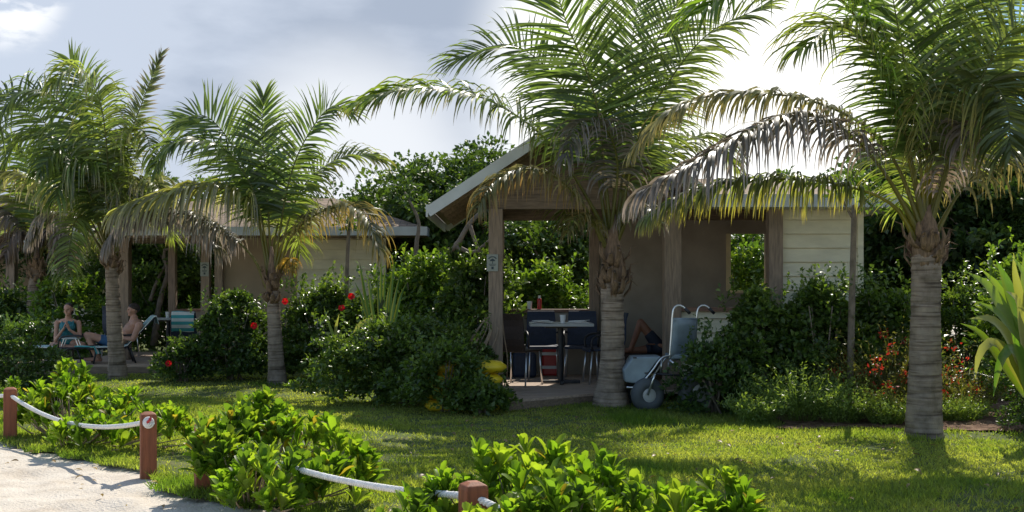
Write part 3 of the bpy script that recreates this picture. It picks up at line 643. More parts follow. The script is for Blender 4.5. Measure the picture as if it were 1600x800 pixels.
# ------------------------------------------------------------------ palms
def frond_mesh(pts, L0, droop, face, base, tip, nl=70, wid=.036, thick=.028, tipstart=.6, start=.2, vee=.25, sway=0, jit=.12, missing=.04):
    R = spline(pts, 46); n = len(R); T = nrm(np.gradient(R, axis=0))
    hint = nrm(np.array([sway, -face, 1 - face + .02]))
    Sx = np.cross(T, hint); bad = np.linalg.norm(Sx, axis=1) < .15
    Sx = np.where(bad[:, None], np.cross(T, np.array([0.0, -1, .2])), Sx)
    Sx = nrm(Sx)
    for i in range(1, n):
        if np.dot(Sx[i], Sx[i - 1]) < 0: Sx[i] = -Sx[i]
    for _ in range(3): Sx[1:-1] = nrm(Sx[1:-1] * 2 + Sx[:-2] + Sx[2:])
    Nn = nrm(np.cross(Sx, T)); Nn = np.where((Nn @ hint)[:, None] < 0, -Nn, Nn)
    parts = []
    base = np.array(base); tip = np.array(tip)
    for sgn in (-1, 1):
        s = np.linspace(start, .995, nl) + rng.normal(0, .003, nl); s = np.clip(s[rng.random(nl) > missing], 0, 1); k = len(s); q = s * (n - 1)
        I = lambda A: np.stack([np.interp(q, np.arange(n), A[:, c]) for c in range(3)], 1)
        p = I(R); t = nrm(I(T)); sx = nrm(I(Sx)) * sgn; nn = nrm(I(Nn))
        a = np.radians(np.interp(s, [start, .5, .85, 1], [80, 68, 50, 22])) + rng.normal(0, jit, k)
        d = t * np.cos(a)[:, None] + sx * np.sin(a)[:, None] + nn * (vee + rng.normal(0, jit, k))[:, None]
        ln = L0 * np.interp(s, [start, start + .12, .5, .8, 1], [.62, 1, 1.04, .86, .5]) * rng.uniform(.85, 1.1, k) * (np.where(rng.random(k) < .3, rng.uniform(.35, .9, k), 1) if tipstart <= .5 else 1)
        cl = base * np.where(rng.random((k, 1)) < .14, rng.uniform(1.5, 2.2, (k, 1)), rng.uniform(.65, 1.3, (k, 1))); tp = tip * rng.uniform(.7, 1.3, (k, 1))
        wdir = nrm(nn * .25 * rng.normal(1, .8, (k, 1)) + t + rng.normal(0, .25, (k, 3)))
        dr = droop * rng.uniform(.7, 1.35, k)
        v, f, c = ribbons(p, d, ln, wid * rng.uniform(.8, 1.2, k), dr, 6, cl, tp, wprof=[.45, .95, 1, .85, .62, .36], wdir=wdir, tipmix=lambda u: float(np.clip((u - tipstart) / max(.05, 1 - tipstart), 0, 1)))
        parts.append((v, f, c))
    # rachis
    m = 24; RR = spline(R, m); mb = MB(); rad = list(np.interp(np.linspace(0, 1, m), [0, .06, .2, 1], [thick * 1.7, thick * 1.1, thick * .62, .004]))
    mb.tube(RR, rad, 6); rc = np.repeat(np.linspace(0, 1, m), 6)[:, None]
    cc = np.array([.20, .185, .035]) * (1 - rc) + np.array([.12, .15, .03]) * rc
    parts.append((np.array(mb.v), [np.array([f for f in mb.f if len(f) == 4])], cc))
    return joinv(parts)
GRN = (.095, .14, .05); GRN2 = (.155, .195, .06); OLV = (.19, .195, .085); YEL = (.36, .30, .08)
TB = (.24, .18, .12); TG = (.36, .32, .30); TY = (.42, .30, .05); TO = (.40, .24, .07)
def palm(label, Y0, tr, crown, fronds, bootspan, extra=6, rl=2.6, seed=1, wscale=1.0):
    """tr: [(px,py,width_px)...] from the ground up; fronds: dicts"""
    global rng
    keep = rng; rng = np.random.default_rng(seed)
    base = P(tr[0][0], tr[0][1], Y0); base[2] = 0
    root = empty('palm_tree', base, label, 'palm tree', 'coconut palms on the lawn')
    s = F / Y0; pw = [P(a, b, Y0) for a, b, c in tr]; pw[0][2] = -.03; R = spline(pw, 2); zs = [p[2] for p in pw]
    nz = int((zs[-1] - zs[0]) / .022); zz = np.linspace(zs[0], zs[-1], nz); xx = np.interp(zz, zs, [p[0] for p in pw]); ww = np.interp(zz, zs, [c / s / 2 for a, b, c in tr])
    # ring scars
    nseg = 26; ring = np.cumsum(rng.uniform(.025, .095, 400)); tilt = rng.normal(0, .012, 2); ph = np.array([(z - zs[0] - ring[np.searchsorted(ring, z - zs[0]) - 1]) if z - zs[0] > ring[0] else 0 for z in zz])
    V = []; 
    for i in range(nz):
        a = np.arange(nseg) * 2 * math.pi / nseg
        r = ww[i] * (1 + .045 * (1 - min(1, ph[i] / .05)) + .03 * np.sin(3 * a + zz[i] * 2.2) + .02 * np.sin(5 * a - zz[i] * 5) + .016 * rng.normal(size=nseg))
        V.append(np.stack([xx[i] + np.cos(a) * r, Y0 + np.sin(a) * r, zz[i] + .012 * np.sin(a + zz[i] * 1.7) + .006 * np.sin(4 * a + zz[i] * 9)], 1))
    idx = np.arange(nz * nseg).reshape(nz, nseg); f = np.stack([idx[:-1].ravel(), np.roll(idx, -1, 1)[:-1].ravel(), np.roll(idx, -1, 1)[1:].ravel(), idx[1:].ravel()], 1)
    npmesh('trunk', np.concatenate(V), f, M_trunk, root, smooth=True)
    # fibrous leaf bases
    bx0, by0 = tr[-1][0], tr[-1][1]; cx, cy = crown; wt = tr[-1][2] / s / 2
    mb = MB(); top = P(cx, cy, Y0); bot = P(bx0, by0 + bootspan * .3, Y0)
    ax_ = top - bot
    mb.tube([bot, bot + ax_ * .35, bot + ax_ * .7, top], [wt * 1.0, wt * 1.02, wt * .62, wt * .25], 14)
    for i in range(26):
        a = rng.random() * 6.28; h0 = rng.uniform(-.04, .42); l = rng.uniform(.10, .30) * max(.8, ax_[2]); st = bot + ax_ * h0 + np.array([math.cos(a), math.sin(a), 0]) * wt * (.92 - .35 * max(0, h0))
        e = st + np.array([math.cos(a) * rng.uniform(.02, .14), math.sin(a) * .1, l]); e2 = e + np.array([math.cos(a) * rng.uniform(.0, .12), math.sin(a) * .06, rng.uniform(-.08, .05)])
        mb.tube([st, (st + e) / 2 + np.array([math.cos(a), math.sin(a), 0]) * .04, e, e2], [.042, .045, .026, .005], 6, flat=.3)
    mb.build('fibre_sheath', M_fibre, root, smooth=True)
    for fr in fronds:
        pp = fr['p']; m = len(pp); tt = np.linspace(0, 1, m); d1 = fr.get('d', 0)
        pts = [P(a, b, Y0 + d1 * (t ** 1.3)) for (a, b), t in zip(pp, tt)]
        g_ = fr.get('g', .5); g_ = g_ * .55 + .03 if g_ < .65 else (g_ * .8 if g_ < .95 else g_ * 1.1); g_ *= rng.uniform(.85, 1.2)
        v, f, c = frond_mesh(pts, fr.get('L', .85) * wscale * (1.12 if g_ > .9 else 1.0), g_, fr.get('f', .2), fr.get('c', GRN), fr.get('t', TB), nl=int(fr.get('n', 76) * 1.12), tipstart=fr.get('ts', .6), sway=fr.get('s', 0), start=fr.get('st', .27), wid=fr.get('w', .036) * .84, vee=fr.get('v', .2), missing=fr.get('m', .04))
        npmesh('frond', v, f, M_dry if fr.get('ts', .6) <= .55 else M_frond, root, c)
    # fronds of the crown that point towards and away from the viewer
    for i in range(extra):
        a = (.05 + .9 * (i + rng.uniform(.1, .9)) / extra) * math.pi; az = np.array([math.cos(a) * .55, math.sin(a), 0]); l = rl * rng.uniform(.8, 1.05); rise = rng.uniform(.9, 1.5)
        b0 = top - ax_ * .25; pts = [b0, b0 + az * l * .22 + np.array([0, 0, l * .34 * rise]), b0 + az * l * .55 + np.array([0, 0, l * .48 * rise]), b0 + az * l * .85 + np.array([0, 0, l * .25 * rise]), b0 + az * l * .98 + np.array([0, 0, l * .12])]
        v, f, c = frond_mesh(pts, .8 * wscale, .45, .1, GRN if i % 2 else GRN2, TB, nl=90, tipstart=.75, wid=.024, start=.27)
        npmesh('frond', v, f, M_frond, root, c)
    rng = keep
    return root
D = lambda **k: k
palm('thick trunked coconut palm in front of the open cabana, centre', 14.4,
     [(955, 640, 62), (955, 622, 54), (956, 595, 44), (956, 555, 37), (957, 500, 35), (957, 440, 35)], (958, 335), [
    D(p=[(952, 372), (900, 280), (850, 215), (790, 170), (730, 146), (640, 138), (566, 160)], d=-.8, L=.86, g=.8, f=.3, c=(.12, .17, .04), t=TB, ts=.65, n=95),
    D(p=[(945, 385), (915, 325), (870, 278), (821, 264), (772, 284), (748, 322)], d=-.9, L=.62, g=1.1, f=.15, c=OLV, t=TO, ts=.45, n=70),
    D(p=[(955, 372), (935, 180), (912, 100), (885, 35), (862, -40)], d=-.5, L=1.15, g=.22, f=.9, c=GRN, t=(.08, .12, .03), n=80, w=.042),
    D(p=[(958, 372), (965, 200), (985, 80), (1005, -50)], d=.6, L=1.0, g=.25, f=.8, c=GRN, t=GRN2),
    D(p=[(962, 375), (1000, 210), (1050, 120), (1110, 50), (1190, 12)], d=-.6, L=.9, g=.55, f=.5, c=GRN2, t=OLV, ts=.7),
    D(p=[(960, 372), (990, 180), (1020, 80), (1075, -30)], d=.3, L=1.0, g=.35, f=.75, c=GRN, t=GRN2),
    D(p=[(952, 380), (965, 260), (945, 200), (905, 192), (884, 245)], d=-1.1, L=.6, g=1.1, f=.0, c=(.13, .12, .08), t=TG, ts=.3, n=60),
    D(p=[(950, 372), (925, 235), (875, 130), (800, 70), (712, 92)], d=.5, L=.95, g=.6, f=.5, c=GRN, t=GRN2),
    D(p=[(962, 380), (1010, 280), (1060, 225), (1120, 215), (1150, 262)], d=.7, L=.7, g=.8, f=.2, c=GRN2, t=OLV, ts=.6),
    D(p=[(962, 385), (985, 330), (1010, 320), (1030, 350)], d=-.7, L=.4, g=1.2, f=.1, c=OLV, t=TG, ts=.4, n=34),
    D(p=[(950, 390), (930, 350), (905, 335), (888, 362)], d=-.5, L=.4, g=1.2, f=.1, c=(.16, .15, .04), t=TB, ts=.4, n=34),
     ], 80, extra=1, rl=2.2, seed=3)
palm('nearest coconut palm with tall pale trunk at the right end of the lawn', 11.8,
     [(1445, 684, 58), (1444, 640, 52), (1445, 560, 47), (1446, 480, 43), (1447, 400, 44)], (1450, 320), [
    D(p=[(1440, 372), (1390, 282), (1345, 226), (1300, 190), (1240, 176), (1175, 202), (1075, 258), (1000, 300)], d=-.9, L=.80, g=1.4, f=.05, c=(.16, .145, .12), t=TG, ts=.3, n=110, v=.05),
    D(p=[(1442, 362), (1400, 255), (1350, 196), (1270, 158), (1190, 146), (1120, 150), (1050, 176), (1000, 225)], d=.5, L=.74, g=1.0, f=.15, c=OLV, t=YEL, ts=.45, n=100),
    D(p=[(1436, 385), (1400, 325), (1340, 295), (1250, 280), (1150, 284), (1075, 304), (1020, 335)], d=.2, L=.68, g=1.1, f=.05, c=(.11, .14, .05), t=YEL, ts=.6, n=125),
    D(p=[(1446, 352), (1432, 200), (1410, 80), (1385, -60)], d=-.5, L=1.0, g=.35, f=.75, c=GRN, t=GRN2, w=.042),
    D(p=[(1444, 352), (1400, 170), (1340, 30), (1250, -50), (1170, -40), (1100, 15)], d=-1.0, L=1.05, g=.85, f=.25, c=(.12, .20, .03), t=OLV, ts=.8, n=100),
    D(p=[(1444, 350), (1415, 210), (1375, 90), (1310, 40), (1255, 75)], d=-.8, L=1.0, g=.9, f=.2, c=GRN2, t=TB, ts=.7),
    D(p=[(1450, 350), (1480, 200), (1530, 110), (1610, 60), (1700, 60)], d=.4, L=.85, g=.55, f=.5, c=GRN, t=GRN2),
    D(p=[(1452, 360), (1482, 260), (1510, 172), (1540, 130), (1572, 160), (1580, 240)], d=-1.3, L=1.1, g=1.0, f=.1, c=(.10, .13, .035), t=YEL, ts=.5, n=100, w=.042),
    D(p=[(1455, 378), (1500, 300), (1560, 245), (1640, 240), (1700, 300)], d=.3, L=.75, g=1.0, f=.1, c=OLV, t=YEL, ts=.5),
    D(p=[(1448, 350), (1462, 180), (1500, 60), (1560, -50)], d=.7, L=.95, g=.35, f=.75, c=GRN, t=GRN2),
    D(p=[(1448, 350), (1450, 160), (1470, 20), (1520, -90)], d=-.3, L=.95, g=.3, f=.85, c=GRN, t=GRN2),
    D(p=[(1450, 368), (1470, 290), (1490, 220), (1500, 192), (1512, 240)], d=-.7, L=.5, g=1.3, f=.0, c=(.20, .16, .12), t=TG, ts=.2, n=50),
    D(p=[(1450, 352), (1500, 200), (1570, 60), (1660, 0)], d=-.8, L=.9, g=.5, f=.5, c=GRN2, t=OLV),
     ], 70, extra=1, rl=2.0, seed=5)
palm('slim coconut palm with yellow tipped drooping fronds, second trunk from the left sand', 18.3,
     [(433, 602, 31), (432, 575, 26), (429, 520, 21), (426, 455, 18)], (424, 385), [
    D(p=[(422, 425), (402, 315), (360, 240), (315, 220), (272, 225), (246, 258)], d=-.6, L=.85, g=.8, f=.25, c=GRN, t=GRN2, w=.045),
    D(p=[(420, 420), (392, 290), (355, 215), (318, 180), (280, 190)], d=.6, L=.95, g=.35, f=.7, c=GRN, t=GRN2, w=.045),
    D(p=[(424, 418), (416, 280), (410, 210), (412, 150)], d=.3, L=.75, g=.25, f=.8, c=GRN, t=GRN2, w=.045),
    D(p=[(428, 420), (450, 290), (476, 220), (515, 168), (548, 175)], d=-.3, L=.8, g=.45, f=.5, c=GRN, t=GRN2, w=.045),
    D(p=[(430, 422), (466, 305), (515, 255), (560, 242), (592, 248)], d=.3, L=.75, g=.7, f=.35, c=GRN2, t=TB, ts=.7, w=.045),
    D(p=[(433, 440), (450, 378), (483, 342), (528, 323), (568, 334), (592, 388)], d=-.9, L=.75, g=1.1, f=.08, c=OLV, t=TY, ts=.4, n=84, w=.045),
    D(p=[(420, 430), (398, 330), (366, 300), (325, 293), (278, 300), (200, 325)], d=-.8, L=1.15, g=1.1, f=.15, c=OLV, t=TG, ts=.56, n=110, w=.045),
    D(p=[(418, 450), (392, 398), (340, 355), (270, 332), (205, 345), (175, 375)], d=-.2, L=.85, g=1.3, f=.05, c=(.13, .12, .07), t=TG, ts=.3, n=110, w=.045),
    D(p=[(432, 440), (445, 412), (455, 405), (458, 425)], d=-.4, L=.28, g=1.4, f=.0, c=TY, t=TO, ts=.2, n=22, w=.045),
     ], 55, extra=1, rl=1.6, seed=9)
palm('dense crowned coconut palm standing beside the seated couple, left', 19.4,
     [(184, 590, 31), (182, 560, 25), (178, 500, 22), (175, 418, 19)], (174, 372), [
    D(p=[(172, 400), (140, 250), (92, 158), (45, 140), (5, 170), (-12, 215)], d=-.6, L=.95, g=.7, f=.4, c=GRN, t=GRN2, w=.045),
    D(p=[(174, 398), (168, 250), (158, 165), (138, 122), (115, 106), (86, 128)], d=-.9, L=.8, g=1.0, f=.3, c=GRN2, t=TG, ts=.7, w=.045),
    D(p=[(178, 395), (200, 230), (224, 155), (252, 84)], d=.1, L=.42, g=.1, f=.6, c=(.10, .14, .04), t=TG, ts=.4, w=.045, v=.0),
    D(p=[(178, 400), (186, 260), (206, 205), (228, 210), (240, 262)], d=-.8, L=.75, g=.9, f=.3, c=GRN2, t=TG, ts=.6, w=.045),
    D(p=[(168, 408), (112, 316), (56, 282), (0, 272), (-40, 300)], d=.2, L=.7, g=1.0, f=.15, c=OLV, t=TG, ts=.6, w=.045),
    D(p=[(172, 400), (122, 250), (68, 205), (20, 230), (5, 280)], d=.4, L=.85, g=.8, f=.25, c=GRN, t=GRN2, w=.045),
    D(p=[(170, 405), (140, 342), (118, 345), (107, 400), (106, 438)], d=-1.2, L=.62, g=.8, f=.7, c=GRN2, t=OLV, n=60, w=.045),
    D(p=[(178, 408), (205, 340), (262, 326), (310, 345), (338, 385)], d=-.5, L=.85, g=1.3, f=.05, c=(.11, .12, .05), t=TG, ts=.35, w=.045),
    D(p=[(172, 398), (150, 240), (140, 160), (110, 95)], d=.6, L=.9, g=.4, f=.7, c=GRN, t=GRN2, w=.045),
    D(p=[(172, 400), (130, 280), (90, 240), (60, 270)], d=-1.0, L=.75, g=.9, f=.3, c=GRN, t=GRN2, w=.045),
    D(p=[(178, 402), (215, 310), (240, 290), (262, 330)], d=.6, L=.65, g=.9, f=.2, c=GRN2, t=TB, w=.045),
    D(p=[(170, 405), (130, 350), (80, 335), (50, 372)], d=.2, L=.6, g=1.2, f=.1, c=(.12, .12, .06), t=TG, ts=.4, w=.045),
    D(p=[(176, 405), (200, 320), (225, 280), (250, 300), (258, 345)], d=-.7, L=.8, g=1.1, f=.1, c=GRN2, t=TG, ts=.5, w=.045),
    D(p=[(174, 402), (165, 300), (140, 260), (105, 262), (88, 310)], d=-1.0, L=.85, g=1.0, f=.15, c=GRN, t=TG, ts=.7, w=.045),
    D(p=[(172, 400), (120, 270), (60, 180), (10, 150), (-40, 170)], d=.3, L=.95, g=.6, f=.5, c=GRN, t=GRN2, w=.045),
     ], 30, extra=2, rl=2.0, seed=11)
palm('small palm with brown hanging skirt at the far left', 24.5,
     [(50, 565, 24), (50, 520, 20), (54, 450, 19), (58, 428, 18)], (58, 385), [
    D(p=[(58, 415), (52, 300), (40, 240), (10, 215)], d=.3, L=.8, g=.6, f=.5, c=(.12, .17, .03), t=YEL, w=.055),
    D(p=[(58, 415), (30, 345), (-10, 325), (-50, 350)], d=.0, L=.8, g=1.4, f=.1, c=(.14, .12, .08), t=TB, ts=.3, w=.055),
    D(p=[(60, 415), (85, 340), (110, 325), (130, 365)], d=.3, L=.8, g=1.4, f=.1, c=(.14, .12, .08), t=TB, ts=.3, w=.055),
    D(p=[(60, 418), (75, 365), (92, 370), (100, 410)], d=-.5, L=.7, g=1.4, f=.1, c=(.16, .12, .09), t=TB, ts=.2, w=.055),
    D(p=[(56, 418), (38, 370), (20, 368), (8, 400)], d=-.5, L=.7, g=1.4, f=.1, c=(.16, .12, .09), t=TB, ts=.2, w=.055),
    D(p=[(58, 412), (20, 300), (-20, 280), (-60, 310)], d=.4, L=.8, g=.8, f=.3, c=OLV, t=YEL, w=.055),
    D(p=[(60, 412), (82, 300), (100, 260), (130, 255)], d=.5, L=.8, g=.6, f=.4, c=GRN2, t=OLV, w=.055),
     ], 40, extra=5, rl=2.2, seed=13)

# ------------------------------------------------------------------ trees behind
G_T = 'evergreen trees behind the cabanas'
def tb(label, px, Y, top, rx, pal, n=150, per=62, ln=.13, lo=.3, name='broadleaf_tree', lean=0, ry=None, zmid=None, cr_=.42):
    X = (px - 800) / F * Y; h = EYE - (top - HZ) / F * Y
    zc = zmid if zmid else h * .55; rz = h - zc - .1
    return tree(name, label, X, Y, h, rx, ry or rx * .8, rz, n, per, ln, .55, pal, .1, G_T, T_SMALL, cr_, 5, lean, zc, low=lo)
tb('tall rounded tree right of the tan hip roof, its crown against the sky', 705, 23, 226, 1.6, GREEN_M, 330, 90)
tb('lower tree crown between the tan roof and the tall rounded tree', 605, 24.5, 275, 1.6, GREEN_M, 260, 80)
tb('dark tree just behind the tan shingled hip roof', 520, 28, 290, 1.9, GREEN_D, 240, 80)
tb('leafy tree behind the open bay and its low wall', 850, 22.4, 300, 1.5, GREEN_M, 190, 66)
tb('tree seen through the small window opening of the cream cabin', 1180, 23, 330, 1.7, GREEN_L, 190, 66)
tb('tree rising above the roof behind the thick trunked palm', 980, 24, 240, 1.7, GREEN_M, 170, 60)
tb('dark tree at the corner of the cream cabin, behind the thin trunk', 1375, 20.5, 232, 1.6, GREEN_D, 300, 80)
tb('dark tree behind the crown base of the nearest palm', 1480, 19, 190, 1.7, GREEN_D, 330, 80)
tb('dark tree filling the right edge behind the hedge', 1600, 18, 210, 1.7, GREEN_D, 330, 80)
tb('tree between the two left palms, low crown against the sky', 270, 27, 272, 2.0, GREEN_M, 260, 80)
tb('tree behind the couple, framed by the posts of their cabana', 240, 28, 330, 2.0, GREEN_M, 150, 60)
tb('tree behind the dense crowned palm', 130, 29, 320, 2.3, GREEN_D, 150, 60)
tb('tree at the far left edge above the far cabana', -10, 33, 315, 2.6, GREEN_M, 150, 60)
tb('dark tree behind the slim palm crown', 400, 29, 300, 2.2, GREEN_D, 150, 60)
tb('tree above the right wing of the cream cabin', 1280, 24, 262, 1.8, GREEN_M, 150, 60)
# a far wood that closes the horizon
pc = []
for i in range(260):
    x = rng.uniform(-40, 42); y = 34 + rng.uniform(0, 7); pc.append((x, y, rng.uniform(.4, 3.4)))
v, f, c = clump_leaves(np.array(pc), rng.uniform(.8, 1.5, 260), 90, .26, .6, GREEN_D, T_SMALL)
tag(npmesh('woods', v, f, M_tree, cols=c), 'dark mass of far woods closing the view behind the cabanas', 'woods', None, 'stuff')

# bare crooked limbs of the tree left of the open cabana
t = empty('crooked_tree', P(690, 470, 20.2) * np.array([1, 1, 0]), 'bare crooked grey branches between the two cabanas', 'tree')
mb = MB(); q = lambda a, b, Y=20.2: tuple(P(a, b, Y))
mb.tube(spline([q(640, 560), q(655, 470), q(675, 410), q(712, 385), q(733, 350), q(765, 320)], 20), list(np.linspace(.085, .035, 20)), 8)
mb.tube(spline([q(712, 385), q(740, 395), q(760, 380), q(780, 362)], 10), list(np.linspace(.05, .02, 10)), 7)
mb.tube(spline([q(733, 350), q(745, 385), q(752, 405)], 8), list(np.linspace(.045, .025, 8)), 7)
mb.tube(spline([q(655, 470), q(650, 390), q(655, 350), q(643, 320), q(632, 300)], 14), list(np.linspace(.06, .02, 14)), 7)
mb.tube(spline([q(675, 410), q(700, 440), q(740, 430)], 8), list(np.linspace(.04, .015, 8)), 7)
mb.build('trunk', M_branch, t, smooth=True)
cs = np.array([q(*a) for a in ((632, 296), (768, 318), (784, 358), (742, 428), (645, 318), (700, 330), (720, 300, 20.6))])
v, f, c = clump_leaves(cs, np.full(len(cs), .3), 110, .1, .55, GREEN_M); npmesh('crown', v, f, M_tree, t, c)
t = empty('crooked_tree', (P(262, 470, 25.5) * np.array([1, 1, 0])), 'crooked dark branches seen between the posts behind the couple', 'tree')
mb = MB(); q = lambda a, b, Y=25.5: tuple(P(a, b, Y))
mb.tube(spline([q(240, 540), q(250, 470), q(262, 425), q(255, 392), q(285, 388)], 14), list(np.linspace(.09, .03, 14)), 7)
mb.tube(spline([q(235, 470), q(245, 440), q(258, 415)], 8), list(np.linspace(.05, .03, 8)), 7); mb.build('trunk', M_branch, t, smooth=True)
cs = np.array([q(*a) for a in ((285, 385), (250, 385), (300, 400), (232, 430))]); v, f, c = clump_leaves(cs, np.full(len(cs), .4), 110, .12, .55, GREEN_L); npmesh('crown', v, f, M_tree, t, c)
# thin young tree right of the cream wall
t = empty('young_tree', (P(1329, 470, 13.7) * np.array([1, 1, 0])), 'thin straight dark trunk between the cream wall and the nearest palm', 'tree')
mb = MB(); q = lambda a, b, Y=13.7: tuple(P(a, b, Y))
mb.tube(spline([q(1329, 655), q(1330, 520), q(1333, 400), q(1335, 320)], 16), list(np.linspace(.05, .035, 16)), 8); mb.tube(spline([q(1335, 335), q(1350, 315), q(1372, 300)], 6), list(np.linspace(.02, .008, 6)), 6); mb.tube(spline([q(1335, 345), q(1320, 320), q(1312, 300)], 6), list(np.linspace(.02, .008, 6)), 6)
mb.build('trunk', M_branch, t, smooth=True)
cs = np.array([q(*a) for a in ((1340, 310), (1362, 330), (1372, 298), (1318, 305), (1350, 290), (1330, 280))]); v, f, c = clump_leaves(cs, np.full(len(cs), .17), 40, .085, .45, GREEN_L, T_LANCE); npmesh('crown', v, f, M_tree, t, c)
t = empty('young_tree', (P(545, 470, 19.2) * np.array([1, 1, 0])), 'slender pole like trunk in front of the far siding wall', 'tree')
mb = MB(); q = lambda a, b, Y=19.2: tuple(P(a, b, Y)); mb.tube(spline([q(540, 590), q(541, 480), q(543, 400), q(546, 345)], 12), list(np.linspace(.05, .03, 12)), 8); mb.build('trunk', M_branch, t, smooth=True)
cs = np.array([q(*a) for a in ((546, 345), (552, 360), (538, 352))]); v, f, c = clump_leaves(cs, np.full(len(cs), .2), 40, .09, .45, GREEN_M, T_LANCE); npmesh('crown', v, f, M_tree, t, c)

# ------------------------------------------------------------------ shrubs and hedges
def sh(name, label, px, Y, wpx, top, ry, dens=1.0, ln=.075, wd=.5, pal=GREEN_D, per=34, fl=(), cr_=.13, T=T_SMALL, mt=None, group=None, boxy=.8, up=.5):
    X = (px - 800) / F * Y; rx = wpx / 2 / F * Y; h = EYE - (top - HZ) / F * Y
    n = int(dens * 62 * (rx * 2) * (ry * 2) * max(h, .5) / (cr_ / .13) ** 2) + 30
    return shrub(name, label, X, Y, rx, ry, h, n, per, ln, wd, pal, T, mt, cr_, flowers=fl, group=group, boxy=boxy, up=up)
GH = 'clipped shrubs around the cabanas'
sh('clipped_shrub', 'low dense glossy shrub on the lawn left of the deck', 632, 15.2, 305, 505, .8, 1.5, .072, .6, GREEN_M, 42, group=GH, boxy=.75)
sh('clipped_shrub', 'glossy shrub joined to the low dense one, just left of the yellow floats', 695, 14.0, 165, 537, .5, 1.7, .07, .6, GREEN_M, 42, group=GH)
sh('clipped_shrub', 'small glossy shrub end hugging the deck corner and yellow floats', 748, 13.75, 100, 594, .35, 2.0, .07, .6, GREEN_M, 42, group=GH)
sh('hibiscus_shrub', 'dark hibiscus with red flowers left of the slim palm trunk', 362, 19.1, 145, 470, .7, 1.3, .085, .55, GREEN_D, 34, fl=((397, 509, 18.25),), group=GH)
sh('hibiscus_shrub', 'low hibiscus with one red flower beside the deck end', 283, 18.6, 75, 535, .45, 1.5, .085, .55, GREEN_D, 34, fl=((264, 568, 18.1),), group=GH)
sh('hibiscus_shrub', 'tall hibiscus with red flowers right of the slim palm trunk', 512, 19.2, 180, 442, .8, 1.1, .09, .55, GREEN_M, 34, fl=((446, 471, 18.1), (534, 482, 18.0), (549, 463, 18.1)), group=GH)
sh('broadleaf_shrub', 'broad leaved bright green shrub between the two cabanas', 655, 18.9, 200, 412, .8, 1.2, .12, .5, GREEN_L, 26, cr_=.17, T=T_OBOV, mt=M_leaf, group=GH)
sh('broadleaf_shrub', 'broad leaved shrub just left of the sign post of the open cabana', 745, 18.2, 150, 402, .8, 1.2, .12, .5, GREEN_M, 26, cr_=.17, T=T_OBOV, mt=M_leaf, group=GH)
sh('broadleaf_shrub', 'green shrub filling the gap behind the low wall with the cups', 860, 20.3, 190, 425, .7, .9, .12, .5, GREEN_L, 26, cr_=.17, T=T_OBOV, group=GH)
sh('broadleaf_shrub', 'shaded shrub growing behind the cream cabin window', 1165, 20.4, 180, 400, .7, .8, .12, .5, GREEN_L, 26, cr_=.17, T=T_OBOV, group=GH)
sh('broadleaf_shrub', 'light green shrub behind the reclining man', 265, 26.2, 200, 432, .9, .8, .13, .55, GREEN_L, 26, cr_=.2, T=T_SMALL, group=GH)
sh('broadleaf_shrub', 'shrub with bright leaves behind the seated woman', 110, 24.2, 150, 440, .9, .8, .13, .55, GREEN_L, 26, cr_=.2, T=T_SMALL, group=GH)
sh('broadleaf_shrub', 'dark shrub under the far cabana at the left edge', 5, 24.5, 130, 455, .9, .8, .13, .55, GREEN_D, 26, cr_=.2, T=T_SMALL, group=GH)
sh('clipped_shrub', 'dark glossy shrub at the left edge behind the first rope post', 22, 15.5, 135, 508, .7, 1.2, .07, .5, GREEN_D, 36, group=GH)
sh('clipped_shrub', 'dark shrub leaning over the beach wheelchair', 1118, 13.75, 125, 520, .4, 1.6, .07, .6, GREEN_D, 40, group=GH)
sh('clipped_shrub', 'tall glossy shrub under the window ledge of the cream wall', 1205, 14.2, 190, 462, .55, 1.5, .08, .6, GREEN_M, 38, group=GH)
sh('clipped_shrub', 'glossy shrub in front of the cream siding, left of the thin trunk', 1285, 14.05, 160, 448, .55, 1.4, .08, .6, GREEN_M, 38, group=GH)
sh('clipped_shrub', 'glossy shrub just left of the nearest palm trunk', 1375, 14.3, 180, 438, .55, 1.4, .08, .6, GREEN_M, 38, group=GH)
sh('clipped_shrub', 'glossy shrub just right of the nearest palm trunk', 1500, 15.2, 160, 440, .6, 1.2, .07, .55, GREEN_M, 38, group=GH)
sh('broadleaf_shrub', 'bright green leafy shrub at the right edge behind the strap leaved plant', 1600, 13.6, 160, 400, .6, 1.0, .10, .5, GREEN_L, 30, cr_=.15, T=T_OBOV, group=GH)
sh('clipped_shrub', 'dark little shrub in the lower right corner of the bed', 1612, 11.9, 60, 560, .35, 1.6, .055, .5, GREEN_D, 36, group=GH)

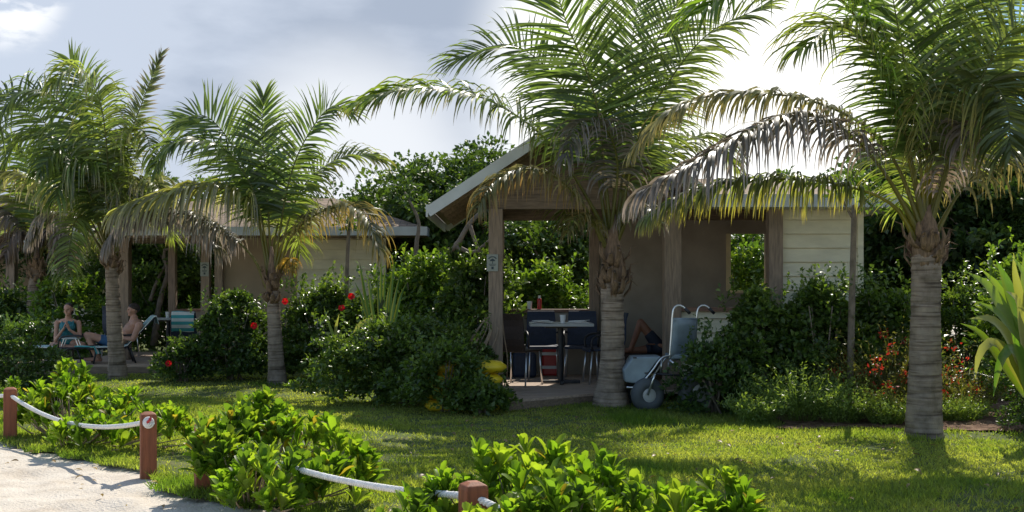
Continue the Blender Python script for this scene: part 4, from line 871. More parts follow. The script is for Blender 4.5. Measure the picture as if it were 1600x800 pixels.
def spray(name, label, px, Y, wpx, top, n, base, tip, flower=None, seed=0, lw=.006, cat='plant', group='flowering plants in the mulch bed', nf=0):
    """feathery mound: many thin arching stems with tiny leaves"""
    X = (px - 800) / F * Y; r = wpx / 2 / F * Y; h = EYE - (top - HZ) / F * Y
    root = empty(name, (X, Y, 0), label, cat, group)
    a = rng.random(n) * 6.283; q = np.sqrt(rng.random(n)); b = np.stack([X + np.cos(a) * q * r * .55, Y + np.sin(a) * q * r * .35, np.full(n, .02)], 1)
    d = nrm(np.stack([np.cos(a) * q * .9, np.sin(a) * q * .9, 1 + rng.random(n) * .3], 1)); ln = h * rng.uniform(.7, 1.1, n) * 1.15
    c = np.array(base) * rng.uniform(.6, 1.4, (n, 1))
    st = ribbons(b, d, ln, np.full(n, lw), rng.uniform(.15, .6, n), 5, c)
    # leaflets along the stems
    k = 16; V = st[0].reshape(n, 11, 3); cen = np.stack([(V[:, 2 * j] + V[:, 2 * j + 1]) / 2 for j in range(5)] + [V[:, 10]], 1)
    tt = np.linspace(.8, 4.95, k); pos = np.stack([cen[:, int(t)] * (1 - (t % 1)) + cen[:, min(5, int(t) + 1)] * (t % 1) for t in tt], 1).reshape(-1, 3)
    m = len(pos); lc = np.repeat(c, k, 0) * .6 + np.array(tip) * .5 * rng.uniform(.5, 1.4, (m, 1))
    lv = leaves(pos, nrm(rng.normal(0, 1, (m, 3)) + np.array([0, 0, .5])), nrm(rng.normal(0, 1, (m, 3))), .045 * rng.uniform(.6, 1.4, m), np.full(m, .3), lc, T_SMALL)
    V_, F_, C_2 = joinv([st, lv]); npmesh('foliage', V_, F_, M_leaf, root, C_2)
    if flower is not None:
        i = rng.choice(n, nf); e = cen[i, rng.integers(3, 6, nf)]; pp = np.repeat(e, 14, 0) + rng.normal(0, .042, (nf * 14, 3)); m = len(pp)
        v, f, c2 = leaves(pp, rng.normal(0, 1, (m, 3)), rng.normal(0, 1, (m, 3)), .05 * rng.uniform(.6, 1.4, m), np.full(m, .5), np.array(flower) * rng.uniform(.6, 1.3, (m, 1)), T_SMALL)
        fo = npmesh('blossoms', v, f, M_flower, root, c2)
    return root
FG = (.13, .20, .05); FT = (.22, .29, .09)
for i, (lb, px, Y, w, tp, nf) in enumerate((
    ('feathery green mound nearest the wheelchair shrub', 1185, 12.9, 80, 618, 0), ('feathery mound with a tall pale sprig left of the thin trunk', 1250, 13.1, 100, 575, 0),
    ('feathery green mound at the foot of the thin trunk', 1315, 12.9, 100, 600, 0), ('low feathery mound touching the left side of the nearest palm trunk', 1385, 12.7, 80, 622, 0),
    ('low feathery mound right of the nearest palm trunk', 1500, 12.9, 90, 625, 0))):
    spray('feathery_plant', lb, px, Y, w, tp, 190, FG, FT, None, i)
RO = (.52, .07, .035)
for lb, px, Y, w, tp, nf in (('red flowered bush right of the thin trunk', 1362, 13.5, 75, 528, 20), ('red flowered bush against the nearest palm trunk', 1402, 13.3, 60, 520, 12),
    ('low red flowered bush beneath the two taller ones', 1385, 12.95, 90, 598, 8), ('pinkish orange flowered bush right of the nearest palm trunk', 1510, 13.3, 85, 578, 8)):
    spray('flowering_bush', lb, px, Y, w, tp, 130, (.11, .12, .04), (.16, .15, .05), RO, 0, nf=nf)

def strap_plant(name, label, base, specs, cols, group='strap leaved plants', w=.09):
    """specs: list of pixel polylines (px,py,Y)"""
    root = empty(name, (base[0], base[1], 0), label, 'plant', group)
    parts = []
    for i, (pl, ww, ci) in enumerate(specs):
        R = spline([P(*p) for p in pl], 14); T = nrm(np.gradient(R, axis=0)); wv = nrm(np.cross(T, np.array([.25 * (-1) ** i, -1, .35])))
        nn = np.cross(wv, T); prof = np.interp(np.linspace(0, 1, 14), [0, .1, .45, .8, 1], [.35, .55, 1, .6, .02]) * ww * .5
        V = np.stack([R - wv * prof[:, None] + nn * prof[:, None] * .35, R, R + wv * prof[:, None] + nn * prof[:, None] * .35], 1).reshape(-1, 3)
        f = []
        for j in range(13): f += [[3 * j, 3 * j + 1, 3 * j + 4, 3 * j + 3], [3 * j + 1, 3 * j + 2, 3 * j + 5, 3 * j + 4]]
        c = np.array(cols[ci]); C = np.tile(c, (42, 1)) * np.repeat(np.interp(np.linspace(0, 1, 14), [0, .7, 1], [1, 1, 1.3]), 3)[:, None]
        C = C.copy(); C[0::3] = C[0::3] * .6 + np.array([.26, .26, .08]) * .4
        parts.append((V, [np.array(f)], C))
    V, FF, C = joinv(parts); npmesh('leaves', V, FF, M_leaf, root, C, smooth=True); return root
SC = [(.09, .18, .03), (.15, .23, .04), (.26, .27, .10), (.02, .05, .015)]
bY = 11.6
strap_plant('strap_leaved_plant', 'large strap leaved plant with pale curled leaf tips at the right edge', ((1600 - 800) / F * bY, bY), [
    ([(1605, 600, bY), (1580, 520, bY - .1), (1545, 450, bY - .2), (1510, 425, bY - .2)], .20, 1),
    ([(1608, 600, bY), (1590, 500, bY), (1572, 440, bY + .1), (1555, 405, bY + .1)], .17, 0),
    ([(1605, 610, bY), (1580, 540, bY - .3), (1550, 500, bY - .5), (1515, 498, bY - .6)], .15, 2),
    ([(1602, 610, bY), (1570, 550, bY - .3), (1545, 535, bY - .5), (1528, 560, bY - .5), (1524, 592, bY - .5)], .13, 2),
    ([(1606, 605, bY), (1610, 500, bY - .1), (1600, 430, bY - .1), (1580, 400, bY - .1)], .17, 1),
    ([(1610, 610, bY), (1620, 520, bY), (1640, 440, bY), (1655, 420, bY)], .17, 0),
    ([(1606, 610, bY), (1590, 560, bY - .3), (1575, 545, bY - .5), (1560, 570, bY - .5), (1552, 620, bY - .5)], .13, 0),
    ([(1604, 600, bY), (1575, 500, bY - .1), (1560, 470, bY - .1), (1538, 470, bY - .2)], .14, 1),
    ([(1606, 600, bY), (1596, 520, bY - .4), (1588, 470, bY - .6), (1572, 455, bY - .8)], .16, 2),
    ([(1612, 610, bY), (1606, 520, bY + .2), (1575, 450, bY + .3), (1528, 440, bY + .3)], .14, 0), ([(1608, 610, bY), (1590, 540, bY - .2), (1560, 490, bY - .3), (1522, 470, bY - .3)], .13, 1), ([(1608, 610, bY), (1604, 520, bY), (1586, 430, bY), (1584, 395, bY)], .13, 2),
    ([(1600, 620, bY), (1560, 560, bY - .1), (1530, 520, bY - .1), (1500, 505, bY - .1)], .12, 1), ([(1604, 610, bY), (1585, 520, bY + .1), (1560, 450, bY + .1), (1530, 418, bY + .1)], .13, 1), ([(1608, 610, bY), (1600, 500, bY + .2), (1598, 420, bY + .2), (1604, 385, bY + .2)], .12, 1),
    ([(1610, 640, bY), (1606, 600, bY - .2), (1596, 560, bY - .4), (1580, 520, bY - .6)], .16, 0)], SC)
bY = 17.6
strap_plant('sword_leaved_plant', 'upright sword leaved plant between the hibiscus and the bright broad leaved shrub', ((590 - 800) / F * bY, bY),
    [([(595 + dx * .3, 540, bY), (590 + dx * .7, 470, bY), (588 + dx, top, bY + .1 * (i % 3 - 1))], .06, 3) for i, (dx, top) in enumerate(((-26, 410), (-14, 422), (2, 430), (14, 412), (28, 400), (38, 425), (-34, 440), (22, 440), (48, 440), (8, 405)))], SC)
bY = 16.2
strap_plant('strap_leaved_plant', 'few pale twisted strap leaves sticking out above the low dense shrub', ((545 - 800) / F * bY, bY), [
    ([(540, 560, bY), (525, 520, bY), (530, 490, bY)], .06, 2), ([(545, 560, bY), (560, 510, bY), (585, 498, bY), (560, 512, bY - .1)], .07, 2), ([(548, 560, bY), (575, 515, bY), (598, 500, bY)], .08, 1), ([(535, 560, bY), (512, 500, bY), (506, 478, bY)], .05, 1), ([(552, 560, bY), (560, 520, bY), (556, 505, bY)], .05, 1)], SC)

# ------------------------------------------------------------------ fleshy leaved beach shrubs in front
def rosettes(centres, dirs, k, ln, cols):
    n = len(centres); m = n * k
    c = np.repeat(centres, k, 0); d = np.repeat(nrm(dirs), k, 0); j = np.tile(np.arange(k), n)
    s1 = nrm(np.cross(d, np.array([.3, .2, 1.]) + rng.normal(0, .05, (m, 3)))); s2 = np.cross(d, s1)
    a = j * 2.399 + np.repeat(rng.random(n) * 6.28, k) + rng.normal(0, .15, m)
    open_ = np.radians(6 + 38 * (1 - j / k) ** 1.3) + rng.normal(0, .12, m)
    rad = s1 * np.cos(a)[:, None] + s2 * np.sin(a)[:, None]
    ax = d * np.cos(open_)[:, None] + rad * np.sin(open_)[:, None]; nm = d * np.sin(open_)[:, None] - rad * np.cos(open_)[:, None]
    pos = c - d * (.035 * (1 - j / k))[:, None]
    cc = np.repeat(cols, k, 0) * rng.uniform(.75, 1.25, (m, 1)); old = (rng.random(m) < .05) & (j < k * .35); cc[old] = np.array([.34, .26, .06]) * rng.uniform(.6, 1.2, (old.sum(), 1))
    return leaves(pos, ax, nm, ln * rng.uniform(.75, 1.15, m) * np.where(j > k * .8, .75, 1) * np.repeat(rng.uniform(.75, 1.15, n), k), np.full(m, .36) * rng.uniform(.8, 1.2, m), cc, T_OBOV)
def beach_shrub(label, blobs, ln=.105, k=15, nper=75, seed=0, extra=()):
    """blobs: (px,Y,width_px,top_py)"""
    global rng
    keep = rng; rng = np.random.default_rng(seed)
    X0 = (blobs[0][0] - 800) / F * blobs[0][1]; root = empty('beach_shrub', (X0, blobs[0][1], 0), label, 'shrub', 'fleshy leaved shrubs along the rope')
    CS = []; DS = []
    for (px, Y, wpx, top) in blobs:
        X = (px - 800) / F * Y; r = wpx / 2 / F * Y; h = EYE - (top - HZ) / F * Y + .04
        n = int(nper * r * 2 * (h + .3)); d = nrm(rng.normal(size=(n, 3))); d[:, 2] = np.abs(d[:, 2]) * 1.1 - .25; q = rng.uniform(.62, 1.0, n)
        zc = h * .38; p = np.array([X, Y, zc]) + d * np.array([r, r * .8, h * .62]) * q[:, None]
        ok = p[:, 2] > .06; CS.append(p[ok]); DS.append((d * .55 + np.array([0, 0, 1.25]) + rng.normal(0, .2, (n, 3)))[ok])
    for (px, py, Y) in extra: CS.append(P(px, py, Y)[None]); DS.append(np.array([[rng.normal(0, .25), -.2, 1.]]))
    CS = np.concatenate(CS); DS = np.concatenate(DS); n = len(CS)
    pal = np.array([(.13, .22, .025), (.17, .26, .035), (.22, .29, .045), (.10, .17, .03)]); col = pal[rng.integers(4, size=n)]
    v, f, c = rosettes(CS, DS, k, ln, col); npmesh('foliage', v, f, M_scae, root, c, smooth=True)
    st = []
    for i in rng.choice(n, min(n, 70), replace=False):
        e = CS[i]; b = np.array([X0 + (e[0] - X0) * .45, e[1] * .5 + blobs[0][1] * .5, .0]); st.append([tuple(b), tuple((b + e) / 2 + np.array([0, 0, -.04])), tuple(e - nrm(DS[i]) * .03)])
    stems(root, st, .011, M_stick)
    rng = keep
    return root
beach_shrub('sprawling bright green shrub between the two left rope posts', [(115, 11.6, 150, 592), (110, 11.9, 70, 562), (200, 11.2, 180, 618), (265, 10.7, 90, 645), (60, 11.9, 80, 606), (150, 10.6, 170, 655)], ln=.15, seed=21, nper=58, k=12)
beach_shrub('tall bright green shrub in the middle foreground, at the end of the white rope', [(400, 8.7, 160, 608), (360, 8.4, 120, 640), (470, 8.3, 160, 650), (530, 8.0, 120, 680), (430, 7.5, 180, 705), (352, 8.0, 90, 690), (328, 8.05, 66, 655), (520, 7.6, 110, 730)], ln=.155, k=12, seed=22, nper=62)
beach_shrub('bright green shrub around the nearest rope post, cut by the lower edge', [(850, 6.5, 170, 685), (762, 6.3, 100, 705), (930, 6.2, 160, 712), (860, 5.8, 200, 738), (1000, 5.9, 140, 760), (690, 6.25, 64, 730), (630, 6.0, 110, 785), (770, 5.55, 110, 775), (1060, 5.7, 90, 790)], ln=.15, seed=23, nper=70, k=12)
beach_shrub('small separate bright green shrub right of the nearest rope post', [(1130, 6.2, 74, 735), (1155, 6.0, 74, 762), (1100, 6.0, 70, 788)], ln=.145, seed=24, nper=90, k=12)
beach_shrub('tiny sprig of bright leaves at the left edge above the first rope post', [(20, 13.2, 34, 590)], ln=.10, seed=25, nper=110, k=12)

# ------------------------------------------------------------------ rope posts
PG = 'wooden rope posts along the sand'
def gz(x, y): return float(gheight(np.array([x]), np.array([y]))[0])
def rpost(label, x, y, h=.56, w=.13, rz=.4, ring=False):
    root = empty('rope_post', (x, y, 0), label, 'post', PG)
    mb = MB(); M = Matrix.Rotation(rz, 3, 'Z')
    def sq(r, z): return [Vector((x, y, z)) + M @ Vector((a * r, b * r, 0)) for a, b in ((-1, -1), (1, -1), (1, 1), (-1, 1))]
    vs = []; lv = [(w / 2, -.1), (w / 2, h - .035), (w / 2 * .93, h - .012), (w / 2 * .45, h + .006)]
    for r, z in lv: vs += sq(r, z)
    fs = [(0, 3, 2, 1), (12, 13, 14, 15)]
    for i in range(3):
        for k in range(4): fs.append((4 * i + k, 4 * i + (k + 1) % 4, 4 * i + 4 + (k + 1) % 4, 4 * i + 4 + k))
    mb.add(vs, fs); mb.build('post_body', M_postw, root, bevel=.006)
    return root
posts = [(-5.30, 11.6), (-3.08, 9.3), (-2.41, 8.58), (-.21, 5.96), (2.15, 3.35), (-8.3, 13.9)]
labs = ['reddish wooden rope post at the left edge', 'reddish wooden rope post with a white rope knot near its top', 'reddish wooden rope post half buried in the middle foreground shrub', 'nearest reddish wooden rope post among bright green leaves', None, None]
for (x, y), lb in zip(posts[:4], labs[:4]): rpost(lb, x, y, h=.545)
def rope(label, a, b, sag, za=.47, zb=.47):
    """twisted rope as a real helix of three strands"""
    n = 150; A = np.array([a[0], a[1], za]); B = np.array([b[0], b[1], zb]); t = np.linspace(0, 1, n)[:, None]
    C = A + (B - A) * t; C[:, 2] -= (4 * sag * t * (1 - t))[:, 0]; T = nrm(np.gradient(C, axis=0)); S1 = nrm(np.cross(T, [0, 0, 1.])); S2 = np.cross(S1, T)
    Ln = np.linalg.norm(B - A); m = int(Ln / .012); q = np.linspace(0, n - 1, m); I = lambda X: np.stack([np.interp(q, np.arange(n), X[:, k]) for k in range(3)], 1)
    C = I(C); S1 = I(S1); S2 = I(S2); mb = MB()
    for k in range(3):
        ph = np.arange(m) * .012 / .085 * 2 * math.pi + k * 2.094; c = C + (S1 * np.cos(ph)[:, None] + S2 * np.sin(ph)[:, None]) * .012
        mb.tube(c, .0105, 6)
    return tag(mb.build('rope', M_rope, None, smooth=True, origin=tuple(A)), label, 'rope', 'white ropes between the posts')
rope('white rope sagging between the two left posts', posts[0], posts[1], .16)
rope('short end of white rope running off the left edge', posts[5], posts[0], .12)
rope('white rope sagging from the buried post to the nearest post', posts[2], posts[3], .10)
rope('white rope dropping from the nearest post to the lower edge', posts[3], posts[4], .16)
kx, ky = -3.08 + .03, 9.3 - .085
mb = MB()
for r, dy in ((.04, 0), (.026, .012), (.012, .02)):
    mb.tube([(kx + math.cos(a) * r, ky - dy, .47 + math.sin(a) * r) for a in np.linspace(0, 2 * math.pi, 18)], .011, 6)
kn = tag(mb.build('rope_knot', M_rope, None, smooth=True, origin=(kx, ky, .47)), 'coiled white rope end with a red wrap on the second post', 'knot')
mb = MB(); mb.tube([(kx + .0, ky - .03, .475), (kx + .022, ky - .036, .495), (kx + .03, ky - .03, .52)], [.012, .013, .008], 6); r_ = mb.build('wrap', M_red, kn)

# ------------------------------------------------------------------ furniture
def make_chair(label, group, seatm=M_navy, arms=True):
    """sling chair facing -Y, local origin on the floor"""
    r = empty('patio_chair', (0, 0, 0), label, 'chair', group)
    mb = MB(); mb.box((0, 0, .51), (.5, .48, .03)); mb.box((0, -.245, .5), (.52, .03, .045)); mb.build('seat', seatm, r, bevel=.008)
    mb = MB(); n = 7; vs = []
    for i in range(n):
        z = .50 + .56 * i / (n - 1); y = .23 + .10 * i / (n - 1) + .02 * math.sin(i); hw = .24 - .02 * (i / (n - 1)) ** 3
        vs += [(-hw, y, z), (hw, y, z), (hw, y + .03, z), (-hw, y + .03, z)]
    fs = [(0, 1, 2, 3), (4 * n - 1, 4 * n - 2, 4 * n - 3, 4 * n - 4)]
    for i in range(n - 1):
        for k in range(4): fs.append((4 * i + k, 4 * i + 4 + k, 4 * i + 4 + (k + 1) % 4, 4 * i + (k + 1) % 4))
    mb.add(vs, fs).build('backrest', seatm, r, bevel=.006)
    for sx in (-1, 1):
        for (y0, y1) in ((-.2, -.25), (.2, .3)):
            MB().tube([(sx * .235, y0, .5), (sx * .25, (y0 + y1) / 2, .25), (sx * .265, y1, 0)], .0135, 8).build('leg', M_metal, r, smooth=True)
        if arms: MB().tube(spline([(sx * .26, -.2, .5), (sx * .27, -.22, .66), (sx * .275, -.12, .73), (sx * .275, .1, .74), (sx * .25, .28, .72)], 12), .017, 8).build('armrest', M_black, r, smooth=True)
    return r
CG = 'chairs around the cabana tables'
ch0 = make_chair('black chair on the far side of the table, left of the table pedestal', CG)
def put(o, x, y, rz, label=None, z=DZ): o.location = (x, y, z); o.rotation_euler = (0, 0, rz); o['label'] = label or o['label']; return o
put(ch0, .50, 17.35, .1)
put(copy_tree(ch0), 1.10, 17.35, -.1, 'black chair on the far side of the table, right of the table pedestal')
put(copy_tree(ch0), 1.36, 16.5, -1.45, 'black chair half hidden behind the thick palm trunk')
cb = make_chair('brown backed chair turned away at the near left corner of the table', CG, M_brownseat, False); put(cb, .10, 16.2, 2.65)
put(copy_tree(ch0), -8.15, 22.9, 2.9, 'dark navy chair between the seated woman and the dense crowned palm')
c5 = put(copy_tree(ch0), -6.62, 22.2, 2.75, 'chair with a teal and white striped towel over its back')
put(copy_tree(ch0), -6.22, 22.9, -2.9, 'dark chair beside the sign post of the tan roofed cabana')
def table(name, label, x, y, w, d, zt, group=None):
    r = empty(name, (x, y, DZ), label, 'table', group)
    MB().bb(x - w / 2, x + w / 2, y - d / 2, y + d / 2, zt - .045, zt).build('tabletop', M_tabtop, r, bevel=.006)
    mb = MB(); mb.tube([(x, y, DZ + .05), (x, y, zt - .05)], .04, 12); mb.bb(x - w * .25, x + w * .25, y - d * .25, y + d * .25, zt - .075, zt - .047); mb.build('pedestal', M_black, r)
    mb = MB()
    for a in (0, math.pi / 2): mb.box((x, y, DZ + .03), (w * .62, .06, .045), a + .01)
    mb.build('foot', M_black, r, bevel=.006); return r
T1 = 1.08
table('dining_table', 'square grey topped pedestal table with napkins in the open cabana', .73, 16.45, .94, .8, T1, 'cabana tables')
table('dining_table', 'small pedestal table with a white cup behind the reclining man', -6.98, 22.3, .5, .5, 1.0, 'cabana tables')
def cup(label, x, y, z, h=.1, r=.036, m=M_cup, name='cup', group='cups'):
    return tag(MB().lathe((x, y, z), [(r * .75, 0), (r, h), (r * .9, h), (r * .65, .01)], 16).build(name, m, None, smooth=False, origin=(x, y, z)), label, 'cup', group)
cup('white cup on the ledge behind the table', .29, BY, 1.25, .13, .046)
cup('pale blue white cup standing in the middle of the dining table', .755, 16.3, T1, .12, .045)
cup('white cup on the small table behind the reclining man', -6.96, 22.2, 1.0, .12, .045)
b = empty('bottle', (.455, BY, 1.25), 'red bottle with pale cap standing on the ledge beside the white cup', 'bottle')
MB().lathe((.455, BY, 1.25), [(.034, 0), (.036, .01), (.036, .15), (.026, .18)], 16).build('bottle_body', M_red, b, smooth=True); MB().lathe((.455, BY, 1.43), [(.024, 0), (.022, .045)], 12).build('cap', M_cup, b)
def napkins(label, x, y, z, w, d):
    mb = MB()
    for i in range(4): mb.box((x + rng.normal(0, .02), y + rng.normal(0, .02), z + .006 + i * .011), (w * rng.uniform(.7, 1), d * rng.uniform(.7, 1), .008), rng.normal(0, .3), rng.normal(0, .03), rng.normal(0, .04))
    return tag(mb.build('napkin_pile', M_paper, None, origin=(x, y, z)), label, 'napkins', 'paper on the dining table')
napkins('crumpled white napkins at the left end of the dining table', .46, 16.2, T1, .26, .2)
napkins('flat white papers right of the pale cup on the dining table', .98, 16.2, T1, .3, .22)
# bags under the table
r = empty('beach_bag', (.62, 17.95, DZ), 'red bag with white stripes under the table', 'bag')
MB().box((.62, 17.95, DZ + .22), (.26, .16, .44)).build('bag_body', M_red, r, bevel=.03)
for z in (.14, .36): MB().box((.62, 17.95, DZ + z), (.268, .168, .05)).build('stripe', M_cup, r)
t_ = MB(); t_.tube(spline([(.54, 17.95, DZ + .43), (.56, 17.95, DZ + .52), (.68, 17.95, DZ + .52), (.7, 17.95, DZ + .43)], 9), .01, 6); t_.build('handle', M_black, r)
r = empty('tote_bag', (.2, 17.6, DZ), 'dark tote bag on the deck behind the brown backed chair', 'bag')
MB().box((.2, 17.6, DZ + .2), (.38, .2, .4)).build('bag_body', M_navy, r, bevel=.05); MB().tube(spline([(.1, 17.6, DZ + .39), (.14, 17.6, DZ + .5), (.26, 17.6, DZ + .5), (.3, 17.6, DZ + .39)], 9), .01, 6).build('handle', M_black, r)
# yellow floats
for i in range(4):
    z = .09 + .165 * i; L_2 = .5 + (.04 if i % 2 else 0); pr = []
    mb = MB(); n = 16; xs = np.linspace(-1, 1, n); rr = [.088 * max(.05, (1 - abs(v) ** 8)) ** .5 for v in xs]
    mb.tube([(-.62 + v * L_2 + .01 * (i % 2), 14.15, z) for v in xs], rr, 14, flat=1.0)
    o = mb.build('foam_float', M_yellow, None, smooth=True, origin=(-.42, 14.15, z)); o.scale = (1, 2.2, 1)
    tag(o, ['yellow foam float at the bottom of the stack by the deck corner', 'second yellow foam float from the bottom of the stack by the deck corner', 'third yellow foam float from the bottom, just under the top one', 'top yellow foam float of the stack by the deck corner'][i], 'float', 'stacked yellow floats')
# dry stems leaning against the sign post
mb = MB()
for i in range(8):
    a = 700 + i * 6 + rng.normal(0, 3); mb.tube(spline([P(a - 25, 600, 15.4), P(a + 15, 560, 15.4), P(a + 45 - i * 1.5, 515, 15.5), P(762 + rng.normal(0, 3), 490 + i * 2, 15.55)], 14), rng.uniform(.007, .016), 6)
tag(mb.build('dry_stems', M_stick, None, smooth=True, origin=(-.7, 15.4, 0)), 'bundle of thin dry stems leaning on the sign post of the open cabana', 'stems')
tag(MB().tube(spline([P(783, 478, 15.8), P(787, 520, 15.8), P(793, 560, 15.9), P(792, 590, 16.0)], 10), .009, 6).build('walking_stick', M_stick, None, smooth=True, origin=(-.1, 15.9, DZ)), 'thin pale stick leaning beside the brown backed chair', 'stick')

# loungers and striped towels
def strip(mb, path, y0, y1, t):
    vs = []; n = len(path)
    for (x, z) in path: vs += [(x, y0, z), (x, y1, z), (x, y1, z - t), (x, y0, z - t)]
    fs = [(0, 3, 2, 1), (4 * n - 4, 4 * n - 3, 4 * n - 2, 4 * n - 1)]
    for i in range(n - 1):
        for k in range(4): fs.append((4 * i + k, 4 * i + (k + 1) % 4, 4 * i + 4 + (k + 1) % 4, 4 * i + 4 + k))
    return mb.add(vs, fs)
def lounger(label, x0, x1, xb, zb, y0, y1, zs=.47):
    r = empty('sun_lounger', ((x0 + x1) / 2, (y0 + y1) / 2, DZ), label, 'sun lounger', 'dark sun loungers on the deck')
    strip(MB(), [(x0, zs), (x1, zs)], y0 + .03, y1 - .03, .03).build('seat', M_navy, r)
    strip(MB(), [(x1 + .02, zs), (xb, zb)], y0 + .03, y1 - .03, .03).build('backrest', M_navy, r)
    mb = MB()
    for y in (y0, y1): mb.tube([(x0, y, zs), (x1, y, zs), (xb, y, zb)], .02, 8)
    mb.tube([(x0, y0, zs), (x0, y1, zs)], .02, 8); mb.tube([(xb, y0, zb), (xb, y1, zb)], .02, 8); mb.build('frame', M_black, r, smooth=True)
    for x in (x0 + .15, x1 + .1):
        for y in (y0 + .02, y1 - .02): MB().tube([(x, y, zs - .01), (x + (.1 if x > x0 + .5 else -.05), y, DZ)], .017, 8).build('leg', M_black, r, smooth=True)
    for y in (y0, y1): MB().tube(spline([(x1 - .25, y, zs), (x1 - .2, y, zs + .2), (x1 + .1, y, zs + .24), (x1 + .22, y, zs + .22)], 9), .018, 8).build('armrest', M_black, r, smooth=True)
    return r
def towel(label, path, y0, y1, per, m='towel', along='y'):
    mb = MB(); strip(mb, path, y0, y1, .018); o = mb.build('towel', M_towel, None, origin=(path[0][0], (y0 + y1) / 2, path[0][1])); me = o.data; uv = me.uv_layers.new(name='UVMap')
    for p in me.polygons:
        for li in p.loop_indices:
            c = me.vertices[me.loops[li].vertex_index].co; uv.data[li].uv = ((c.y if along == 'y' else c.z if along == 'z' else c.x) / per, 0)
    return tag(o, label, 'towel', 'teal and white striped towels')
X = lambda px, Y: (px - 800) / F * Y
Z = lambda py, Y: EYE - (py - HZ) / F * Y
lg_m = lounger('dark lounger with raised back under the reclining man', X(140, 21.1), X(193, 21.1), X(236, 21.1), Z(497, 21.1), 20.8, 21.4)
tw_m = towel('striped towel spread under the reclining man', [(X(143, 21.1), .50), (X(190, 21.1), .50), (X(197, 21.1), .53), (X(236, 21.1), Z(494, 21.1)), (X(240, 21.1), Z(493, 21.1)), (X(243, 21.1), Z(505, 21.1))], 20.77, 21.43, .16)
lounger('dark low lounger the woman is sitting on', X(20, 20.75), X(118, 20.75), X(150, 20.75), Z(545, 20.75) + .06, 20.55, 21.15)
towel('striped towel hanging off the foot of the woman\'s lounger', [(X(8, 20.75), .36), (X(14, 20.75), .50), (X(92, 20.75), .50)], 20.52, 21.18, .16)
def turn(o, ang, px, py):
    a = math.radians(ang); dx = o.location.x - px; dy = o.location.y - py
    o.location.x = px + dx * math.cos(a) - dy * math.sin(a); o.location.y = py + dx * math.sin(a) + dy * math.cos(a); o.rotation_euler = (0, 0, a)
turn(lg_m, 24, X(196, 21.1), 21.1); turn(tw_m, 24, X(196, 21.1), 21.1)
towel('small piece of striped towel between the two loungers', [(X(126, 20.8), .52), (X(156, 20.8), .51), (X(160, 20.8), .38)], 20.5, 20.78, .16)
c5y = 22.2
# towel folded over the chair back
o = towel('striped towel folded over the back of a chair at the small table', [(-6.86, 1.24), (-6.42, 1.24)], c5y - .36, c5y - .30, .12)
bpy.data.objects.remove(o)
mb = MB(); o = None
vs = []
zt = Z(487, 21.9); zb_ = Z(518, 21.9); px0, px1 = X(269, 21.9), X(304, 21.9); pth = [(21.86, zb_), (21.85, zt - .05), (21.87, zt), (21.93, zt + .01), (21.98, zt - .04), (22.0, zb_ + .1)]
n = 14; V = []; 
for (yy, zz) in pth:
    for i in range(n): t = i / (n - 1); V.append((px0 + (px1 - px0) * t, yy + .012 * math.sin(t * 9 + zz * 5), zz + .01 * math.sin(t * 6)))
fs = [(a * n + i, a * n + i + 1, (a + 1) * n + i + 1, (a + 1) * n + i) for a in range(len(pth) - 1) for i in range(n - 1)]
o = MB().add(V, fs).build('towel', M_towel, None, smooth=True, origin=((px0 + px1) / 2, 21.93, zt)); sm = o.modifiers.new('s', 'SOLIDIFY'); sm.thickness = .012
uv = o.data.uv_layers.new(name='UVMap')
for p in o.data.polygons:
    for li in p.loop_indices: uv.data[li].uv = (o.data.vertices[o.data.loops[li].vertex_index].co.z / .13, 0)
tag(o, 'striped towel folded over the back of a chair at the small table', 'towel', 'teal and white striped towels')
c5.location = ((px0 + px1) / 2, 21.93 + .29, DZ); c5.rotation_euler = (0, 0, math.pi); c5.scale = (1.1, 1, (zt - DZ - .02) / 1.06)
# side table with silver legs in front of the woman
r = empty('bed_tray', (X(111, 20.62), 20.62, .5), 'small white topped tray with short silver legs in front of the woman', 'tray')
tx, ty, tz = X(111, 20.62), 20.62, Z(528, 20.62); MB().bb(tx - .15, tx + .15, ty - .08, ty + .1, tz - .02, tz).build('tabletop', M_white, r, bevel=.005)
for a, b2 in ((-1, -1), (1, -1), (1, 1), (-1, 1)): MB().tube([(tx + a * .11, ty + b2 * .06, tz - .02), (tx + a * .16, ty + b2 * .06, .505)], .009, 6).build('leg', M_metal, r)
tag(MB().box((tx, ty, tz + .012), (.2, .12, .022), .2).build('book', M_blue, None, origin=(tx, ty, tz)), 'blue covered book lying on the white tray', 'book')
# day bed inside the cabana
r = empty('day_bed', (2.5, 17.3, DZ), 'dark cushioned day bed against the back wall of the open cabana', 'day bed')
MB().bb(1.55, 3.5, 16.95, 17.65, DZ + .12, DZ + .30).build('bed_frame', M_black, r, bevel=.01); MB().bb(1.57, 3.48, 16.97, 17.63, DZ + .302, DZ + .40).build('mattress', M_brownseat, r, bevel=.03)
for x, y in ((1.6, 17.0), (3.45, 17.0), (1.6, 17.6), (3.45, 17.6)): MB().bb(x - .03, x + .03, y - .03, y + .03, DZ, DZ + .12).build('leg', M_black, r)

